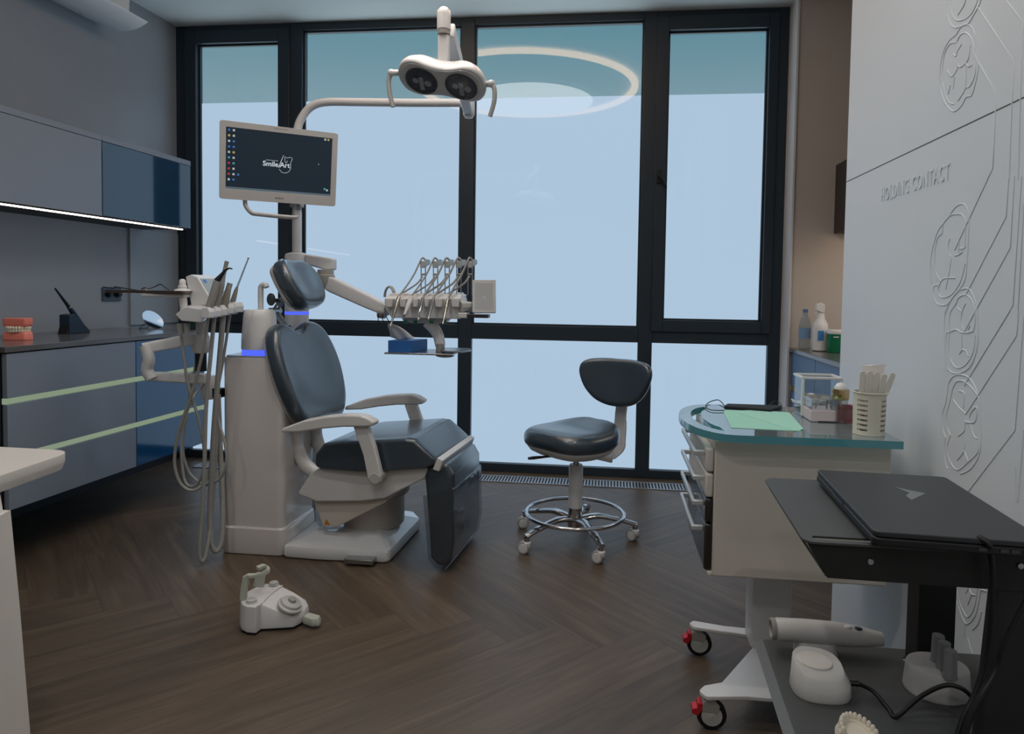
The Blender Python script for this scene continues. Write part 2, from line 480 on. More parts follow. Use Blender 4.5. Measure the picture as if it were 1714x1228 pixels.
# ceiling light: glowing ring with disc, seen only as a reflection in the glass -----
M_RING = glow('warm_led_ring', (255, 206, 162), 7.5); M_DISC = glow('soft_white_disc', (255, 250, 246), 5.0)
t = thing('ceiling_light', 'large ceiling ring light with warm glow, mirrored in the window tops', 'ceiling light', (-.74, 3.03, CEILZ))
b = B(); b.lathe([(.90, -.008), (.955, -.008), (.955, -.033), (.90, -.033), (.90, -.008)], n=72, cap0=False, cap1=False); part('light_ring', b, M_RING, t)
for k in range(8):
    a_ = PI*k/4+.2; b = B().cyl((.93*math.cos(a_), .93*math.sin(a_), -.0085), (.93*math.cos(a_), .93*math.sin(a_), 0), .006, n=8); part('hanger', b, WHT2, t)
t = thing('ceiling_light', 'round white ceiling disc light inside the ring, mirrored in the window tops', 'ceiling light', (-.74, 2.64, CEILZ))
part('light_disc', B().cyl((0, 0, -.03), (0, 0, -.02), .56, n=56), M_DISC, t)
part('housing', B().cyl((0, 0, -.0199), (0, 0, 0), .56, n=56), WHT2, t)

# world: bluish daylight, with unseen bright bands added to light the room ------------------------------
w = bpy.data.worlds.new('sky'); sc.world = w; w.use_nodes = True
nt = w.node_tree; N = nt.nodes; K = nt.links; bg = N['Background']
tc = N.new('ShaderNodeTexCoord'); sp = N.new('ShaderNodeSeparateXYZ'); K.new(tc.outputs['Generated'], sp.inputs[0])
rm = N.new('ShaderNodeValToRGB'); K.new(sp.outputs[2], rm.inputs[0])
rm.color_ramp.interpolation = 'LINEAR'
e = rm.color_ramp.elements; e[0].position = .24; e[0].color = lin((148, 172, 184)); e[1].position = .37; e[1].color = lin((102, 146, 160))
q = e.new(.42); q.color = lin((102, 146, 160)); q = e.new(.50); q.color = (2.2, 3.0, 3.8, 1)  # bright zenith band added above the view to lift the interior
q = e.new(.0); q.color = (1.45, 1.65, 1.8, 1); q = e.new(.06); q.color = lin((150, 174, 186))  # bright ground band added below the view to brighten the ceiling
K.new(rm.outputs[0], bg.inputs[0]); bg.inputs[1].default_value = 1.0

def area(name, loc, rot, sx, sy, power, col):
    l = bpy.data.lights.new(name, 'AREA'); l.shape = 'RECTANGLE'; l.size = sx; l.size_y = sy; l.energy = power; l.color = col
    o = link(bpy.data.objects.new(name, l)); o.location = loc; o.rotation_euler = rot; return o


# lights under the cabinets
# ================================================================ LEFT WALL FURNITURE
M_GREYF = mat('matt_grey_front', (126, 136, 149), .45, var=.02)
M_BLUEL = mat('deep_blue_gloss', (22, 78, 124), .06, spec=.6, coat=.4, var=0)
M_BLUEG = mat('dark_blue_gloss', (28, 62, 88), .05, spec=.75, coat=.6, var=0)
M_CARC = mat('dark_carcass', (26, 28, 32), .55, var=.04)
M_TOP = mat('grey_stone_top', (92, 92, 94), .16, spec=.6, var=.05, scale=30)
M_GRN = glow('green_tinted_handle_strip', (150, 168, 142), .72)
WR_ANG = math.atan(-.033)      # things on the left wall turn with it
def wall_thing(name, label, cat, y0, c, z, group=None):
    return thing(name, label, cat, (wl(y0, c), y0, z), (0, 0, WR_ANG), group)
# local frame on the left wall: x = out of wall, y = along the wall (away), z up
def front_run(t, pieces):
    pass
# upper cabinets  (front plane .35 from wall, 1.56 .. 1.985)
UC, UZ0, UZ1 = .35, 1.562, 1.978
def upper(label, y0, y1, doors):
    t = wall_thing('wall_cabinet', label, 'wall cabinet', y0, .002, UZ0, 'wall cabinets')
    L = y1-y0; H = UZ1-UZ0
    part('body', B().box(0, UC-.02, .001, L-.001, 0.014, H-.016), M_CARC, t)
    k = 0
    for d, mt in doors:
        part('door', B().box(UC-.019, UC-.002, k+.0015, k+d-.0015, .004, H-.022), mt, t, bevel=.0015); k += d
    part('top_panel', B().box(0, UC, 0, L, H-.020, H+.010), M_GREYF, t, bevel=.001)
    part('bottom_panel', B().box(0, UC-.03, .001, L-.001, -.004, .013), M_CARC, t)
    return t
upper('matt grey wall cabinet over the dark worktop, left of the glossy blue doors', 2.0, 3.362, [(.681, M_GREYF), (.681, M_GREYF)])
upper('wall cabinet with glossy dark blue doors at the window end of the left wall', 3.363, 4.095, [(.732, M_BLUEG)])
M_LED = glow('led_strip_light', (255, 236, 220), 6.5)
t = wall_thing('led_strip', 'thin glowing white light strip under the front edge of the wall cabinets', 'strip light', 2.0, UC-.022, UZ0-.004)
part('light', B().box(-.006, .006, 0, 2.03, -.007, -.0005), M_LED, t)
part('rail', B().box(-.0072, .0072, 0, 2.035, -.0005, .017), M_CARC, t)
# lower cabinets (front plane .6)
LC, LZ0, LZ1, LY0 = .60, .258, .915, 2.545
def lower(label, y0, y1, mt, side):
    t = wall_thing('base_cabinet', label, 'base cabinet', y0, .002, LZ0, 'wall-hung drawer cabinets')
    L = y1-y0; H = LZ1-LZ0
    part('body', B().box(0, LC-.03, .001, L-.001, 0.0, H), M_CARC, t)
    # drawer fronts with lit, pale green grip strips between
    zs = [(.002, .205), (.232, .442), (.469, H-.004)]
    for a, c in zs: part('drawer_front', B().box(LC-.028, LC-.004, .001, L-.0015, a, c), mt, t, bevel=.0012)
    for a in (.207, .444): part('grip_strip', B().box(LC-.029, LC-.010, .0, L, a, a+.0235), M_GRN, t, label='pale green lit grip strip')
lower('matt grey drawer cabinet hung under the worktop, the one nearer the white desk', LY0, 3.285, M_GREYF, True)
lower('glossy deep blue drawer cabinet hung under the worktop, the one nearer the window', 3.286, 3.86, M_BLUEL, False)
t = wall_thing('worktop', 'long dark grey stone worktop on the left wall cabinets', 'worktop', LY0-.01, .002, LZ1)
part('slab', B().box(0, LC+.002, 0, 1.335, .001, .0255), M_TOP, t, bevel=.002)
WT = LZ1+.0255
# near end panel
t = wall_thing('end_panel', 'dark upright end panel closing the left drawer cabinet', 'panel', LY0-.035, .002, 0)
part('board', B().box(0, LC-.02, 0, .0225, .001, LZ1+.02), M_CARC, t, bevel=.001)
# wall column beside the window (slightly proud, dark)
struct('trim_2', B().prism([(wl(3.98)+.001, 3.98), (wl(4.44)+.001, 4.44), (wl(4.44)+.014, 4.44), (wl(3.98)+.014, 3.98)], 0.95, 1.5575), mat('bluegrey_panel', (142, 152, 160), .6, var=.03))

# socket -----------------------------------------------------------
p = atL((186, 492), .001)
t = wall_thing('wall_socket', 'dark double wall socket above the worktop behind the instrument tray', 'socket', p.y, .001, p.z)
part('cover_plate', B().box(0, .008, -.075, .075, -.042, .042), mat('socket_blue_grey', (58, 74, 90), .4), t, bevel=.003)
for yy in (-.036, .036):
    part('socket_well', B().cyl((.0075, yy, 0), (.0095, yy, 0), .024, n=24), BLK, t)
    part('plug', B().cyl((.0095, yy, 0), (.035, yy, -.002), .017, .014, n=16), BLK, t)

# air conditioner ----------------------------------------------------
ye, c0 = at((235, 12), n=LN, d=-2.98-.033*4.45+.2).y, .2
T_ = atL((243, 38), .30); zA = T_.z
Y1 = T_.y
t = wall_thing('air_conditioner', 'white split air conditioner high on the left wall with open flap', 'air conditioner', Y1-.85, .002, zA)
prof = rp([(0, 0), (.15, 0), (.205, .06), (.215, .27), (0, .285)], [.0, .02, .03, .03, .005])
Mx = frame((0, 0, 0), (1, 0, 0), (0, 0, 1))
part('body', B().prism(prof, -.85, .045, Mx), WHT2, t, bevel=.006)
fl = [(.03, -.006), (.13, -.036), (.22, -.034), (.30, .0), (.297, .008), (.215, -.024), (.13, -.026), (.032, .003)]
part('flap', B().prism([(p.x, p.y) for p in sm([(a, b_, 0) for a, b_ in fl], 4, True)], -.87, -.0, Mx), mat('flap_white', (226, 230, 234), .35, var=.02), t)
b = B(); b.box(.04, .13, .03, .80, -.0075, -.0005)
part('air_outlet', b, BLK, t, label='dark air outlet slot')
part('vent_lip', B().box(.155, .185, -.0, .84, .018, .026), LGRY, t, bevel=.002)
for yy in (.25, .45, .65, .78): part('vane', B().box(.06, .14, yy, yy+.012, -.02, -.008), LGRY, t)

# things on the worktop --------------------------------------------------
M_GUM = mat('coral_gum', (232, 132, 116), .45, var=.05); M_TOOTH = mat('ivory_teeth', (226, 218, 196), .35, var=.05)
p = at((37, 569), Z=WT); q = at((62, 569), Z=WT)
pc = V((p.x-.035, p.y+.02, WT))
t = thing('jaw_model', 'coral pink teaching model of upper and lower jaw on dark worktop', 'dental model', pc, (0, 0, math.radians(8)))
arch = rp([(-.052, -.035), (.052, -.035), (.058, .01), (.03, .045), (-.03, .045), (-.058, .01)], .012)
def archpts(n, a=.047, bb=.046, y0=.004):
    out = []
    for k in range(n):
        th = PI*(1+k/(n-1)); out.append((a*math.cos(th), y0+bb*math.sin(th)))
    return out
part('lower_gum', B().layers(arch, [(1, 1, 0), (1, 1, .024), (.93, .93, .034), (.86, .86, .038)]), M_GUM, t, bevel=.002)
part('upper_gum', B().layers(arch, [(.86, .86, .060), (.93, .93, .064), (1, 1, .074), (1, 1, .1)]), M_GUM, t, bevel=.002)
for nm, z0, z1, sc_ in (('lower_teeth', .036, .05, .97), ('upper_teeth', .049, .063, 1.03)):
    b = B()
    for x, y in archpts(14): b.ell((x*sc_, y*sc_, (z0+z1)/2), (.0056, .0056, (z1-z0)/2+.002), 10, 8)
    part(nm, b, M_TOOTH, t)
# cordless light pen on its charger
p = at((118, 557), Z=WT)
M_NAVY = mat('navy_plastic', (26, 44, 62), .35)
ch_ = wall_thing('charging_stand', 'dark blue wedge charging stand on the worktop against the wall', 'charger', p.y-.02, .19, WT)
b = B(); b.prism(rp([(-.055, 0), (.085, 0), (.085, .012), (-.02, .105), (-.055, .10)], .006), -.03, .03, frame((0, 0, 0), (0, 1, 0), (0, 0, 1)))
part('wedge', b, M_NAVY, ch_, bevel=.003)
part('rear_leg', B().prism([(-.07, .0), (-.056, .0), (-.03, .085), (-.04, .09)], -.026, .026, frame((0, 0, 0), (0, 1, 0), (0, 0, 1))), BLK, ch_)
MM = TM[ch_.name]
t = thing('curing_pen', 'slim black curing light pen leaning back on its blue stand', 'curing light', MM @ V((0, .0, .10)), (0, 0, WR_ANG))
d = V((0, .66, -.75)).normalized()
part('handle', B().tube([d*-.035+V((0, 0, .014)), d*.0+V((0, 0, .014)), d*.10+V((0, 0, .014)), d*.112+V((0, 0, .014))], [.011, .0135, .011, .006], n=14), M_NAVY, t)
part('light_guide', B().tube([d*-.036+V((0, 0, .014)), d*-.12+V((0, 0, .014)), d*-.165+V((0, 0, .014))], [.009, .006, .0045], n=12), BLK, t)
part('collar', B().tube([d*-.032+V((0, 0, .014)), d*-.038+V((0, 0, .014))], [.0118, .0118], n=14), CHR, t)
# round mirror on a wire stand
p = at((262, 551), Z=WT)
t = thing('table_mirror', 'round frameless mirror leaning on a wire stand on the worktop', 'mirror', (p.x-.03, p.y+.01, WT))
nrm = V((.77, -.16, .60)).normalized()
R_ = .066
mm_ = frame((0, 0, 0), nrm.cross(V((0, 0, 1))).normalized(), V((0, 0, 1))-nrm*nrm.z)
mm_.translation = V((0, 0, .004+R_*math.sqrt(1-nrm.z**2)))
part('glass_disc', B().cyl((0, 0, -.002), (0, 0, .002), R_, n=48, M=mm_), mat('mirror_silver', (225, 232, 238), .03, metal=1, var=0), t)
c_ = mm_.translation
b = B(); bk = -nrm*.004
for s in (-1, 1):
    u_ = mm_.to_3x3() @ V((s*.022, 0, 0))
    b.tube([c_+bk+u_, V((c_.x, c_.y, .003))+u_*1.3+V((-.085, .03, 0))], .0018, n=6)
    if s == 1: e1 = V((c_.x, c_.y, .003))+u_*1.3+V((-.085, .03, 0))
    else: e0 = V((c_.x, c_.y, .003))+u_*1.3+V((-.085, .03, 0))
b.tube([e0, e1], .0018, n=6)
part('wire_stand', b, BLK, t)

# white desk in the left foreground ---------------------------------------
DZ = .74
c = at((103, 768), Z=DZ)-V((.05, 0, 0))
M_DESK = mat('warm_white_desk', (208, 203, 196), .4, var=.02)
t = thing('desk', 'white desk with rounded corner at the near left edge of the room', 'desk', (c.x-.35, c.y-.15, 0))
fx = at((0, 815), Z=DZ)-V((.05, 0, 0)); bx_ = at((0, 747), Z=DZ)-V((.05, 0, 0))
out = rp([(c.x+.012, c.y+.045), (bx_.x-.35, bx_.y+.012), (bx_.x-.35, fx.y-.55), (fx.x+.03, fx.y-.0)][::1], [.09, 0, 0, 0], 8)
out = rp([(bx_.x-.4, bx_.y+.005), (c.x+.012, c.y+.09), (fx.x-.02, fx.y-.03), (fx.x-.42, fx.y-.55), (bx_.x-.4, fx.y-.55)], [0, .075, 0, 0, 0], 8)
part('top', B().layers(out, [(.965, .965, DZ-.042), (.998, .998, DZ-.024), (1, 1, DZ-.02), (1, 1, DZ-.002), (.997, .997, DZ)]), M_DESK, t, True, smooth=30)
lg = at((8, 826), Z=DZ-.042)
q = [at((px_, py_), Y=1.42)-V((.03, 0, 0)) for px_, py_ in ((8, 830), (30, 1035), (46, 1228))]
b = B(); b.rings([[(x1-.05, 1.38, z), (x1, 1.42, z), (x1-.01, 1.455, z), (x1-.09, 1.455, z), (x1-.09, 1.38, z)] for x1, z in ((q[0].x-.006, DZ-.0425), (q[0].x, .66), (q[0].x+.004, .655))])
part('leg_bracket', b, M_DESK, t, True)
b = B(); b.rings([[(x1-.1, 1.34, z), (x1-.02, 1.34, z), (x1, 1.42, z), (x1-.012, 1.47, z), (x1-.1, 1.47, z)] for x1, z in ((q[0].x+.008, .655), (q[1].x, q[1].z), (q[2].x, q[2].z), (q[2].x+(q[2].x-q[1].x)/(q[1].z-q[2].z)*q[2].z, 0.0))])
part('leg', b, M_DESK, t, True)
# mirrored support out of sight on the desk's far side
b = B().box(bx_.x-.36, bx_.x-.30, 1.38, 1.46, 0, DZ-.0425); part('leg', b, M_DESK, t, True)
# ================================================================ DENTAL CHAIR
CH_A = math.radians(-5); CH_O = (-1.092, 3.0615, 0)
chair = thing('dental_chair', 'dental treatment chair with dark padded seat, white base and armrests', 'dental chair', CH_O, (0, 0, CH_A))
def ck(s, z): return (.975*s, .03+.975*z)
CXZ = frame((0, 0, 0), (1, 0, 0), (0, 0, 1))       # prism: a = forward, b = up, c = -lateral
def side(poly, l0, l1, r=0, k=True):
    pts = [ck(*p) for p in poly] if k else poly
    if r: pts = rp(pts, r)
    return B().prism(pts, -l1, -l0, CXZ)
# floor base plate (room coordinates)
bo = [(-1.415, 2.845), (-1.25, 2.838), (-.945, 2.853), (-.93, 2.87), (-.915, 3.30), (-.99, 3.42), (-1.415, 3.42)]
bo = rp(bo, [.02, .1, .04, .04, .05, .05, .02])
b = B().layers(bo, [(.985, .985, .006), (1, 1, .014), (1, 1, .046), (.985, .985, .055), (.62, .62, .098), (.60, .60, .10)])
part('base_plate', b, mat('gloss_white_base', (206, 206, 206), .12, coat=.8, var=.01), chair, True, smooth=25)
b = B(); b.box(-1.115, -.985, 2.802, 2.87, .012, .03); b.prism(rp([(-1.115, 2.80), (-.985, 2.80), (-.985, 2.87), (-1.115, 2.87)], .008), .026, .033)
part('foot_plate', b, STEEL, chair, True, bevel=.002, label='brushed steel foot plate at the near edge of the base')
part('lift_skirt', B().lathe([(.138, .095), (.142, .10), (.142, .235), (.160, .24), (.166, .25), (.166, .31), (.15, .33)], (.0, .05, 0), 48), mat('warm_grey_shell', (192, 186, 178), .36, var=.02), chair)
SHELL = mat('white_shell', (206, 205, 203), .33, coat=.2, var=.02)
part('seat_shell', side([(-.255, .262), (-.19, .358), (-.15, .385), (.06, .39), (.375, .425), (.355, .375), (.17, .272), (.05, .25), (-.16, .232)], -.215, .215, .012), SHELL, chair, bevel=.016)
part('shell_apron', side([(-.2, .245), (-.145, .112), (-.075, .112), (.165, .245), (.165, .262), (-.2, .262)], -.185, .185, .012), mat('warm_white_shell', (198, 190, 180), .36, var=.02), chair, bevel=.014)
# warning sticker
w0 = ck(-.135, .116)
b = B(); b.prism([(w0[0], w0[1]+.004), (w0[0]+.028, w0[1]+.004), (w0[0]+.008, w0[1]+.03)], .1852, .1858, CXZ)
part('warning_sticker', b, mat('warning_orange', (190, 120, 30), .5, var=0), chair, label='small orange triangular warning sticker')
# seat cushion
seat = [(-.158, .40), (-.155, .455), (-.115, .505), (-.03, .522), (.12, .538), (.285, .556), (.325, .552), (.418, .474), (.415, .447), (.385, .432), (.2, .402), (.05, .388), (-.13, .388)]
pts = [ck(*p) for p in seat]
b = B(); cx_ = sum(p[0] for p in pts)/len(pts); cz_ = sum(p[1] for p in pts)/len(pts)
o2 = rp(pts, .02, 4); R = []
for l, s_ in ((-.25, .80), (-.25, .86), (-.246, .93), (-.236, .98), (-.22, 1), (-.1, 1), (.1, 1), (.22, 1), (.236, .98), (.246, .93), (.25, .86), (.25, .80)):
    R.append([(cx_+(p.x-cx_)*(1-(1-s_)*.35), l*(1.0 if p.x > -.05 else .97), cz_+(p.y-cz_)*s_) for p in o2])
b.rings(R)
part('seat', b, LEATH, chair, smooth=50)
part('front_trim', side([(.402, .425), (.424, .478), (.448, .466), (.432, .418)], -.24, .24, .004), SHELL, chair, bevel=.003)
# leg rest
lr = [(.352, .385), (.372, .432), (.42, .455), (.462, .442), (.487, .40), (.492, .10), (.478, .018), (.455, -.012), (.415, -.008), (.385, .02), (.36, .30)]
pts = rp([ck(*p) for p in lr], .012, 3); cx_ = sum(p.x for p in pts)/len(pts); cz_ = sum(p.y for p in pts)/len(pts)
b = B(); R = []
for l, e_ in ((-.212, .024), (-.21, .012), (-.203, .004), (-.19, 0), (.19, 0), (.203, .004), (.21, .012), (.212, .024)):
    R.append([(p.x-(p.x-cx_)*e_/.06, l, p.y-(p.y-cz_)*e_/.24) for p in pts])
b.rings(R)
part('leg_rest', b, LEATH, chair, smooth=50)
cov = [(.490, .345), (.4965, .10), (.482, .008), (.457, -.02), (.412, -.016), (.378, .018), (.351, .30)]
pts = rp([ck(*p) for p in cov], .01, 3)
b = B(); ls = (-.217, .217)
b.rings([[(p.x, l, p.y) for p in pts] for l in ls])
part('foot_cover', b, glassy('clear_vinyl', (232, 234, 238), 1.2, .04, (150, 150, 150), .10, bump=.12), chair, label='clear vinyl sleeve over the leg rest')
# backrest: heart-topped cushion leaning back
half = [(0, .012), (.10, 0), (.17, .012), (.222, .07), (.25, .15), (.264, .25), (.258, .34), (.24, .41), (.207, .465), (.155, .493), (.11, .496), (.078, .484), (.042, .460), (0, .450)]
ol = [(x, y) for x, y in half]+[(-x, y) for x, y in half[-2:0:-1]]
ol = [(p.x, p.y) for p in sm([(x, y, 0) for x, y in ol], 3, True)]
def bk_frame(s, z, lean, l=0):
    """a = lateral (towards the camera positive), b = up the back, c = out of the face"""
    upv = V((-math.sin(lean), 0, math.cos(lean)))
    return frame((s, l, z), (0, 1, 0), upv)
s0, z0 = ck(-.22, .560); LEAN = math.atan2(.15, .43)
Mb = bk_frame(s0-.075*math.cos(LEAN), z0-.075*math.sin(LEAN)-.005, LEAN)
def curve_back(q): return V((q.x, q.y, q.z+.35*q.x*q.x))
b = B().layers(ol, pillow_layers(.078, .03, .5, .49, -.004), Mb, curve_back)
part('backrest', b, LEATH, chair, smooth=60)
b = B().layers(ol, [(.80, .8, -.012), (.9, .9, -.010), (.93, .93, .004)], Mb, curve_back)
part('back_shell', b, SHELL, chair, smooth=60)
for l in (-.09, .09):
    pts = sm([(*ck(-.285, .60),), (*ck(-.335, .50),), (*ck(-.325, .43),), (*ck(-.28, .36),), (*ck(-.21, .31),)] if 0 else [(ck(a, c)[0], l, ck(a, c)[1]) for a, c in ((-.29, .60), (-.335, .51), (-.325, .43), (-.285, .36), (-.20, .31))], 6)
    part('back_support', B().tube(pts, .026, 12, flat=1.25, upv=(0, 1, 0)), SHELL, chair)
# headrest
half = [(0, -.125), (.07, -.122), (.12, -.095), (.145, -.03), (.148, .03), (.13, .085), (.09, .118), (.045, .126), (0, .122)]
oh = [(x, y) for x, y in half]+[(-x, y) for x, y in half[-2:0:-1]]
oh = [(p.x, p.y) for p in sm([(x, y, 0) for x, y in oh], 3, True)]
hs, hz = ck(-.352, 1.232); HL = math.radians(30)
Mh = bk_frame(hs-.075*math.cos(HL), hz-.075*math.sin(HL), HL)
part('headrest', B().layers(oh, pillow_layers(.088, .036, .29, .25, -.006), Mh, lambda q: V((q.x, q.y, q.z+.9*q.x*q.x))), LEATH, chair, smooth=60)
part('headrest_shell', B().layers(oh, [(.75, .75, -.012), (.9, .9, -.008), (.95, .95, .006)], Mh, lambda q: V((q.x, q.y, q.z+.9*q.x*q.x))), SHELL, chair, smooth=60)
hc = Mh @ V((0, 0, -.01)); bt = Mb @ V((0, .44, .02))
e_ = V((hc.x-.075, 0, hc.z-.10))
b = B()
for l in (-.018, .018):
    b.tube([(hc.x+.005, l, hc.z-.01), (hc.x-.04, l, hc.z-.05), e_+V((0, l, 0)), (bt.x-.01, l, bt.z+.03)], .0075, 10)
b.tube([V((e_.x, -.04, e_.z)), V((e_.x, .04, e_.z))], .016, 16)
b.box(bt.x-.045, bt.x-.012, -.03, .03, bt.z-.05, bt.z+.055)
part('headrest_hinge', b, STEEL, chair, bevel=.002)
kb = B().ell((0, 0, 0), (.022, .012, .030), 20, 12); kb.tf(Matrix.Translation((hc.x-.062, -.052, hc.z-.045)))
kb.tube([(hc.x-.055, -.05, hc.z-.05), (hc.x-.04, -.01, hc.z-.05)], .01, 12)
part('release_knob', kb, mat('knob_grey', (74, 76, 78), .4, var=0), chair, smooth=60)
# armrests
pad = [(-.271, .563), (-.266, .582), (-.16, .624), (-.05, .648), (.03, .658), (.10, .660), (.128, .654), (.17, .632), (.158, .614), (.12, .610), (.02, .604), (-.08, .590), (-.18, .570)]
post = [(.058, .612), (.125, .612), (.160, .52), (.192, .40), (.188, .372), (.168, .355), (.142, .358), (.130, .38), (.108, .48)]
for sg in (-1, 1):
    l0, l1 = (-.322, -.262) if sg < 0 else (.262, .322)
    a = part('armrest', side(pad, l0, l1), SHELL, chair, bevel=.008)
    lp = (-.30, -.268) if sg < 0 else (.268, .30)
    part('post', side(post, *lp, r=.01), SHELL, a, bevel=.007)
    px_, pz_ = ck(.163, .385)
    part('pivot_cap', B().cyl((px_, lp[0]-.004 if sg < 0 else lp[1]+.004, pz_), (px_, sg*.20, pz_), .0235, n=24), LGRY, a, bevel=.002)

# ================================================================ UNIT CABINET AND COLUMN
q = at((497, 500), Y=3.40); kx, ky = q.x, 3.40
KX, KY = kx, ky
def zc_(z): return 1.2+(z-1.2)*1.046
unit = thing('unit_cabinet', 'tall white dental unit cabinet with spittoon column left of the chair', 'dental unit', (-1.56, 3.03, 0))
X0, X1, Y0, Y1 = -1.712, -1.425, 2.868, 3.18
o = rp([(X0, Y0), (X1, Y0), (X1, Y1), (X0, Y1)], [.035, .035, .01, .01])
part('housing', B().layers(o, [(1, 1, .06), (1, 1, .878), (.985, .985, .886)]), mat('pearl_lacquer', (198, 193, 190), .16, coat=.9, var=.02), unit, True, smooth=30)
o = rp([(X0-.006, Y0-.012), (X1+.012, Y0-.012), (X1+.012, Y1), (X0-.006, Y1)], [.04, .04, .01, .01])
part('plinth', B().layers(o, [(.98, .98, .004), (1, 1, .02), (1, 1, .085), (.985, .985, .118), (.95, .95, .125)]), MATS['pearl_lacquer'], unit, True, smooth=35)
part('rear_housing', B().box(kx-.085, kx+.075, 3.1805, 3.475, .0, .90), mat('silver_grey_side', (112, 118, 124), .35, var=.03), unit, True, bevel=.012)
part('top_deck', B().prism(rp([(X0+.01, Y0+.01), (X1-.01, Y0+.01), (X1-.01, Y1+.08), (X0+.01, Y1+.08)], .02), .8865, .894), mat('glass_bowl_deck', (150, 156, 166), .12, coat=.6, var=.02), unit, True)
# spittoon / cup filler tower
c_ = at((434, 590), Y=2.98); cx_, cy_ = c_.x, 2.985
BLUE = glow('blue_status_ring', (70, 90, 255), 1.5)
part('light_ring', B().lathe([(.076, .8945), (.078, .898), (.078, .912), (.075, .916)], (cx_, cy_, 0), 40), BLUE, unit, True, label='glowing blue ring under the tower')
part('filler_tower', B().lathe([(.079, .9165), (.080, .922), (.079, .96), (.072, 1.06), (.067, 1.092), (.061, 1.098), (.0, 1.10)], (cx_, cy_, 0), 48, cap1=False), WHT, unit, True)
part('cup_spout', B().tube(sm([(cx_+.005, cy_, 1.098), (cx_+.005, cy_, 1.19), (cx_+.012, cy_-.002, 1.208), (cx_+.03, cy_-.006, 1.212), (cx_+.038, cy_-.008, 1.20)], 6), [.0125]*9+[.012]*16, 16), WHT2, unit, True)
# rear column with blue ring
part('column', B().lathe([(.060, .9005), (.060, zc_(1.068))], (kx, ky, 0), 40), WHT, unit, True)
part('column_light', B().lathe([(.0605, zc_(1.0685)), (.0605, zc_(1.082))], (kx, ky, 0), 40), BLUE, unit, True, label='glowing blue ring on the column')
part('column_head', B().lathe([(.060, zc_(1.0825)), (.060, zc_(1.355)), (.056, zc_(1.368)), (.03, zc_(1.375))], (kx, ky, 0), 40), WHT, unit, True)
b = B(); b.box(-1.424, -1.405, 3.12, 3.17, .66, .70); b.tube(sm([(-1.44, 3.16, .80), (-1.415, 3.165, .74), (-1.42, 3.16, .69), (-1.43, 3.15, .66)], 5), .004, 6)
part('side_coupling', b, BLK, unit, True)

# ================================================================ OPERATING LAMP ON ITS POLE
lamp = thing('operating_lamp', 'white twin-lens operating lamp on a curved pole arm above the chair', 'dental lamp', (kx, ky, zc_(1.376)))
p1 = at((497, 218), Y=ky); p2 = at((533, 171), Y=ky); p3 = at((772, 172), Y=ky)
path = sm([(kx, ky, zc_(1.377)), (kx, ky, 1.62), (kx, ky, 1.92)]+[at(p_, Y=ky) for p_ in ((498, 216), (507, 194), (522, 178), (546, 171), (600, 171), (690, 172), (772, 172))], 7)
part('pole_arm', B().tube(path, [.0235 if v.z < 1.6 else .0205 for v in path], 16), WHT2, lamp, True)
e0 = at((785, 168), Y=ky-.01); e1 = at((787, 195), Y=ky-.01)
part('arm_joint', B().lathe([(.0, e1.z-.012), (.02, e1.z-.006), (.029, e1.z+.01), (.029, e0.z-.005), (.024, e0.z+.006), (0, e0.z+.008)], (e0.x, ky-.01, 0), 24, cap0=False, cap1=False), WHT, lamp, True)
LY = 2.74
tp = at((743, 38), Y=LY)
b = B(); q0 = V((e0.x, ky-.01, e1.z+.02)); q1 = V((tp.x+.01, LY+.05, tp.z-.01))
d_ = (q1-q0); MA = frame(q0, d_, V((1, 0, 0)))
b.rings([[MA @ V((L_, w_*sx, h_*sy)) for sx, sy in ((-1, -1), (1, -1), (1, 1), (-1, 1))] for L_, w_, h_ in ((0, .02, .02), (.05, .024, .024), (d_.length*.6, .024, .03), (d_.length, .022, .034))])
part('balance_arm', b, WHT, lamp, True, bevel=.008)
zt = at((743, 12), Y=LY).z; zc = at((743, 50), Y=LY).z; zd = at((743, 58), Y=LY).z; ze = at((743, 98), Y=LY).z
part('arm_cap', B().lathe([(.0, zt), (.016, zt-.003), (.025, zt-.014), (.0275, zt-.03), (.0275, zc)], (tp.x, LY, 0), 28, cap0=False), WHT, lamp, True, smooth=60)
part('swivel_ring', B().cyl((tp.x, LY, zc-.0005), (tp.x, LY, zd), .026, n=28), GRYP, lamp, True)
part('yoke', B().box(tp.x-.022, tp.x+.022, LY-.014, LY+.02, ze-.035, zd-.0005), WHT, lamp, True, bevel=.006)
# lamp head: bean-shaped body, face looking down and forward
hc = at((740, 135), Y=LY-.02)
n_ = Matrix.Rotation(math.radians(9), 3, 'Y') @ V((0, -.50, -.866)); xh = Matrix.Rotation(math.radians(9), 3, 'Y') @ V((1, 0, 0))
MH = frame(hc, xh, -n_.cross(xh)) if False else None
yv = n_.cross(xh)
MH = Matrix((xh, yv, n_)).transposed().to_4x4(); MH.translation = hc
if (MH.to_3x3() @ V((0, 1, 0))).z < 0: pass
hb = [(0, .066), (.05, .073), (.10, .088), (.145, .078), (.176, .035), (.18, -.02), (.155, -.07), (.10, -.088), (.05, -.08), (0, -.074)]
ob = [(x, y) for x, y in hb]+[(-x, y) for x, y in hb[-2:0:-1]]
ob = [(p.x, p.y) for p in sm([(x, y, 0) for x, y in ob], 3, True)]
part('head_shell', B().layers(ob, [(.25, .2, -.075), (.55, .5, -.07), (.8, .75, -.056), (.94, .92, -.034), (1, 1, -.012), (1, 1, .0), (.985, .975, .008), (.95, .93, .010)], MH), WHT, lamp, True, smooth=60)
part('face_plate', B().layers(ob, [(.93, .9, .0095), (.92, .885, .0125), (.5, .5, .0128)], MH), WHT, lamp, True)
M_REF = mat('faceted_reflector', (120, 122, 126), .25, metal=.3, var=.6, scale=45)
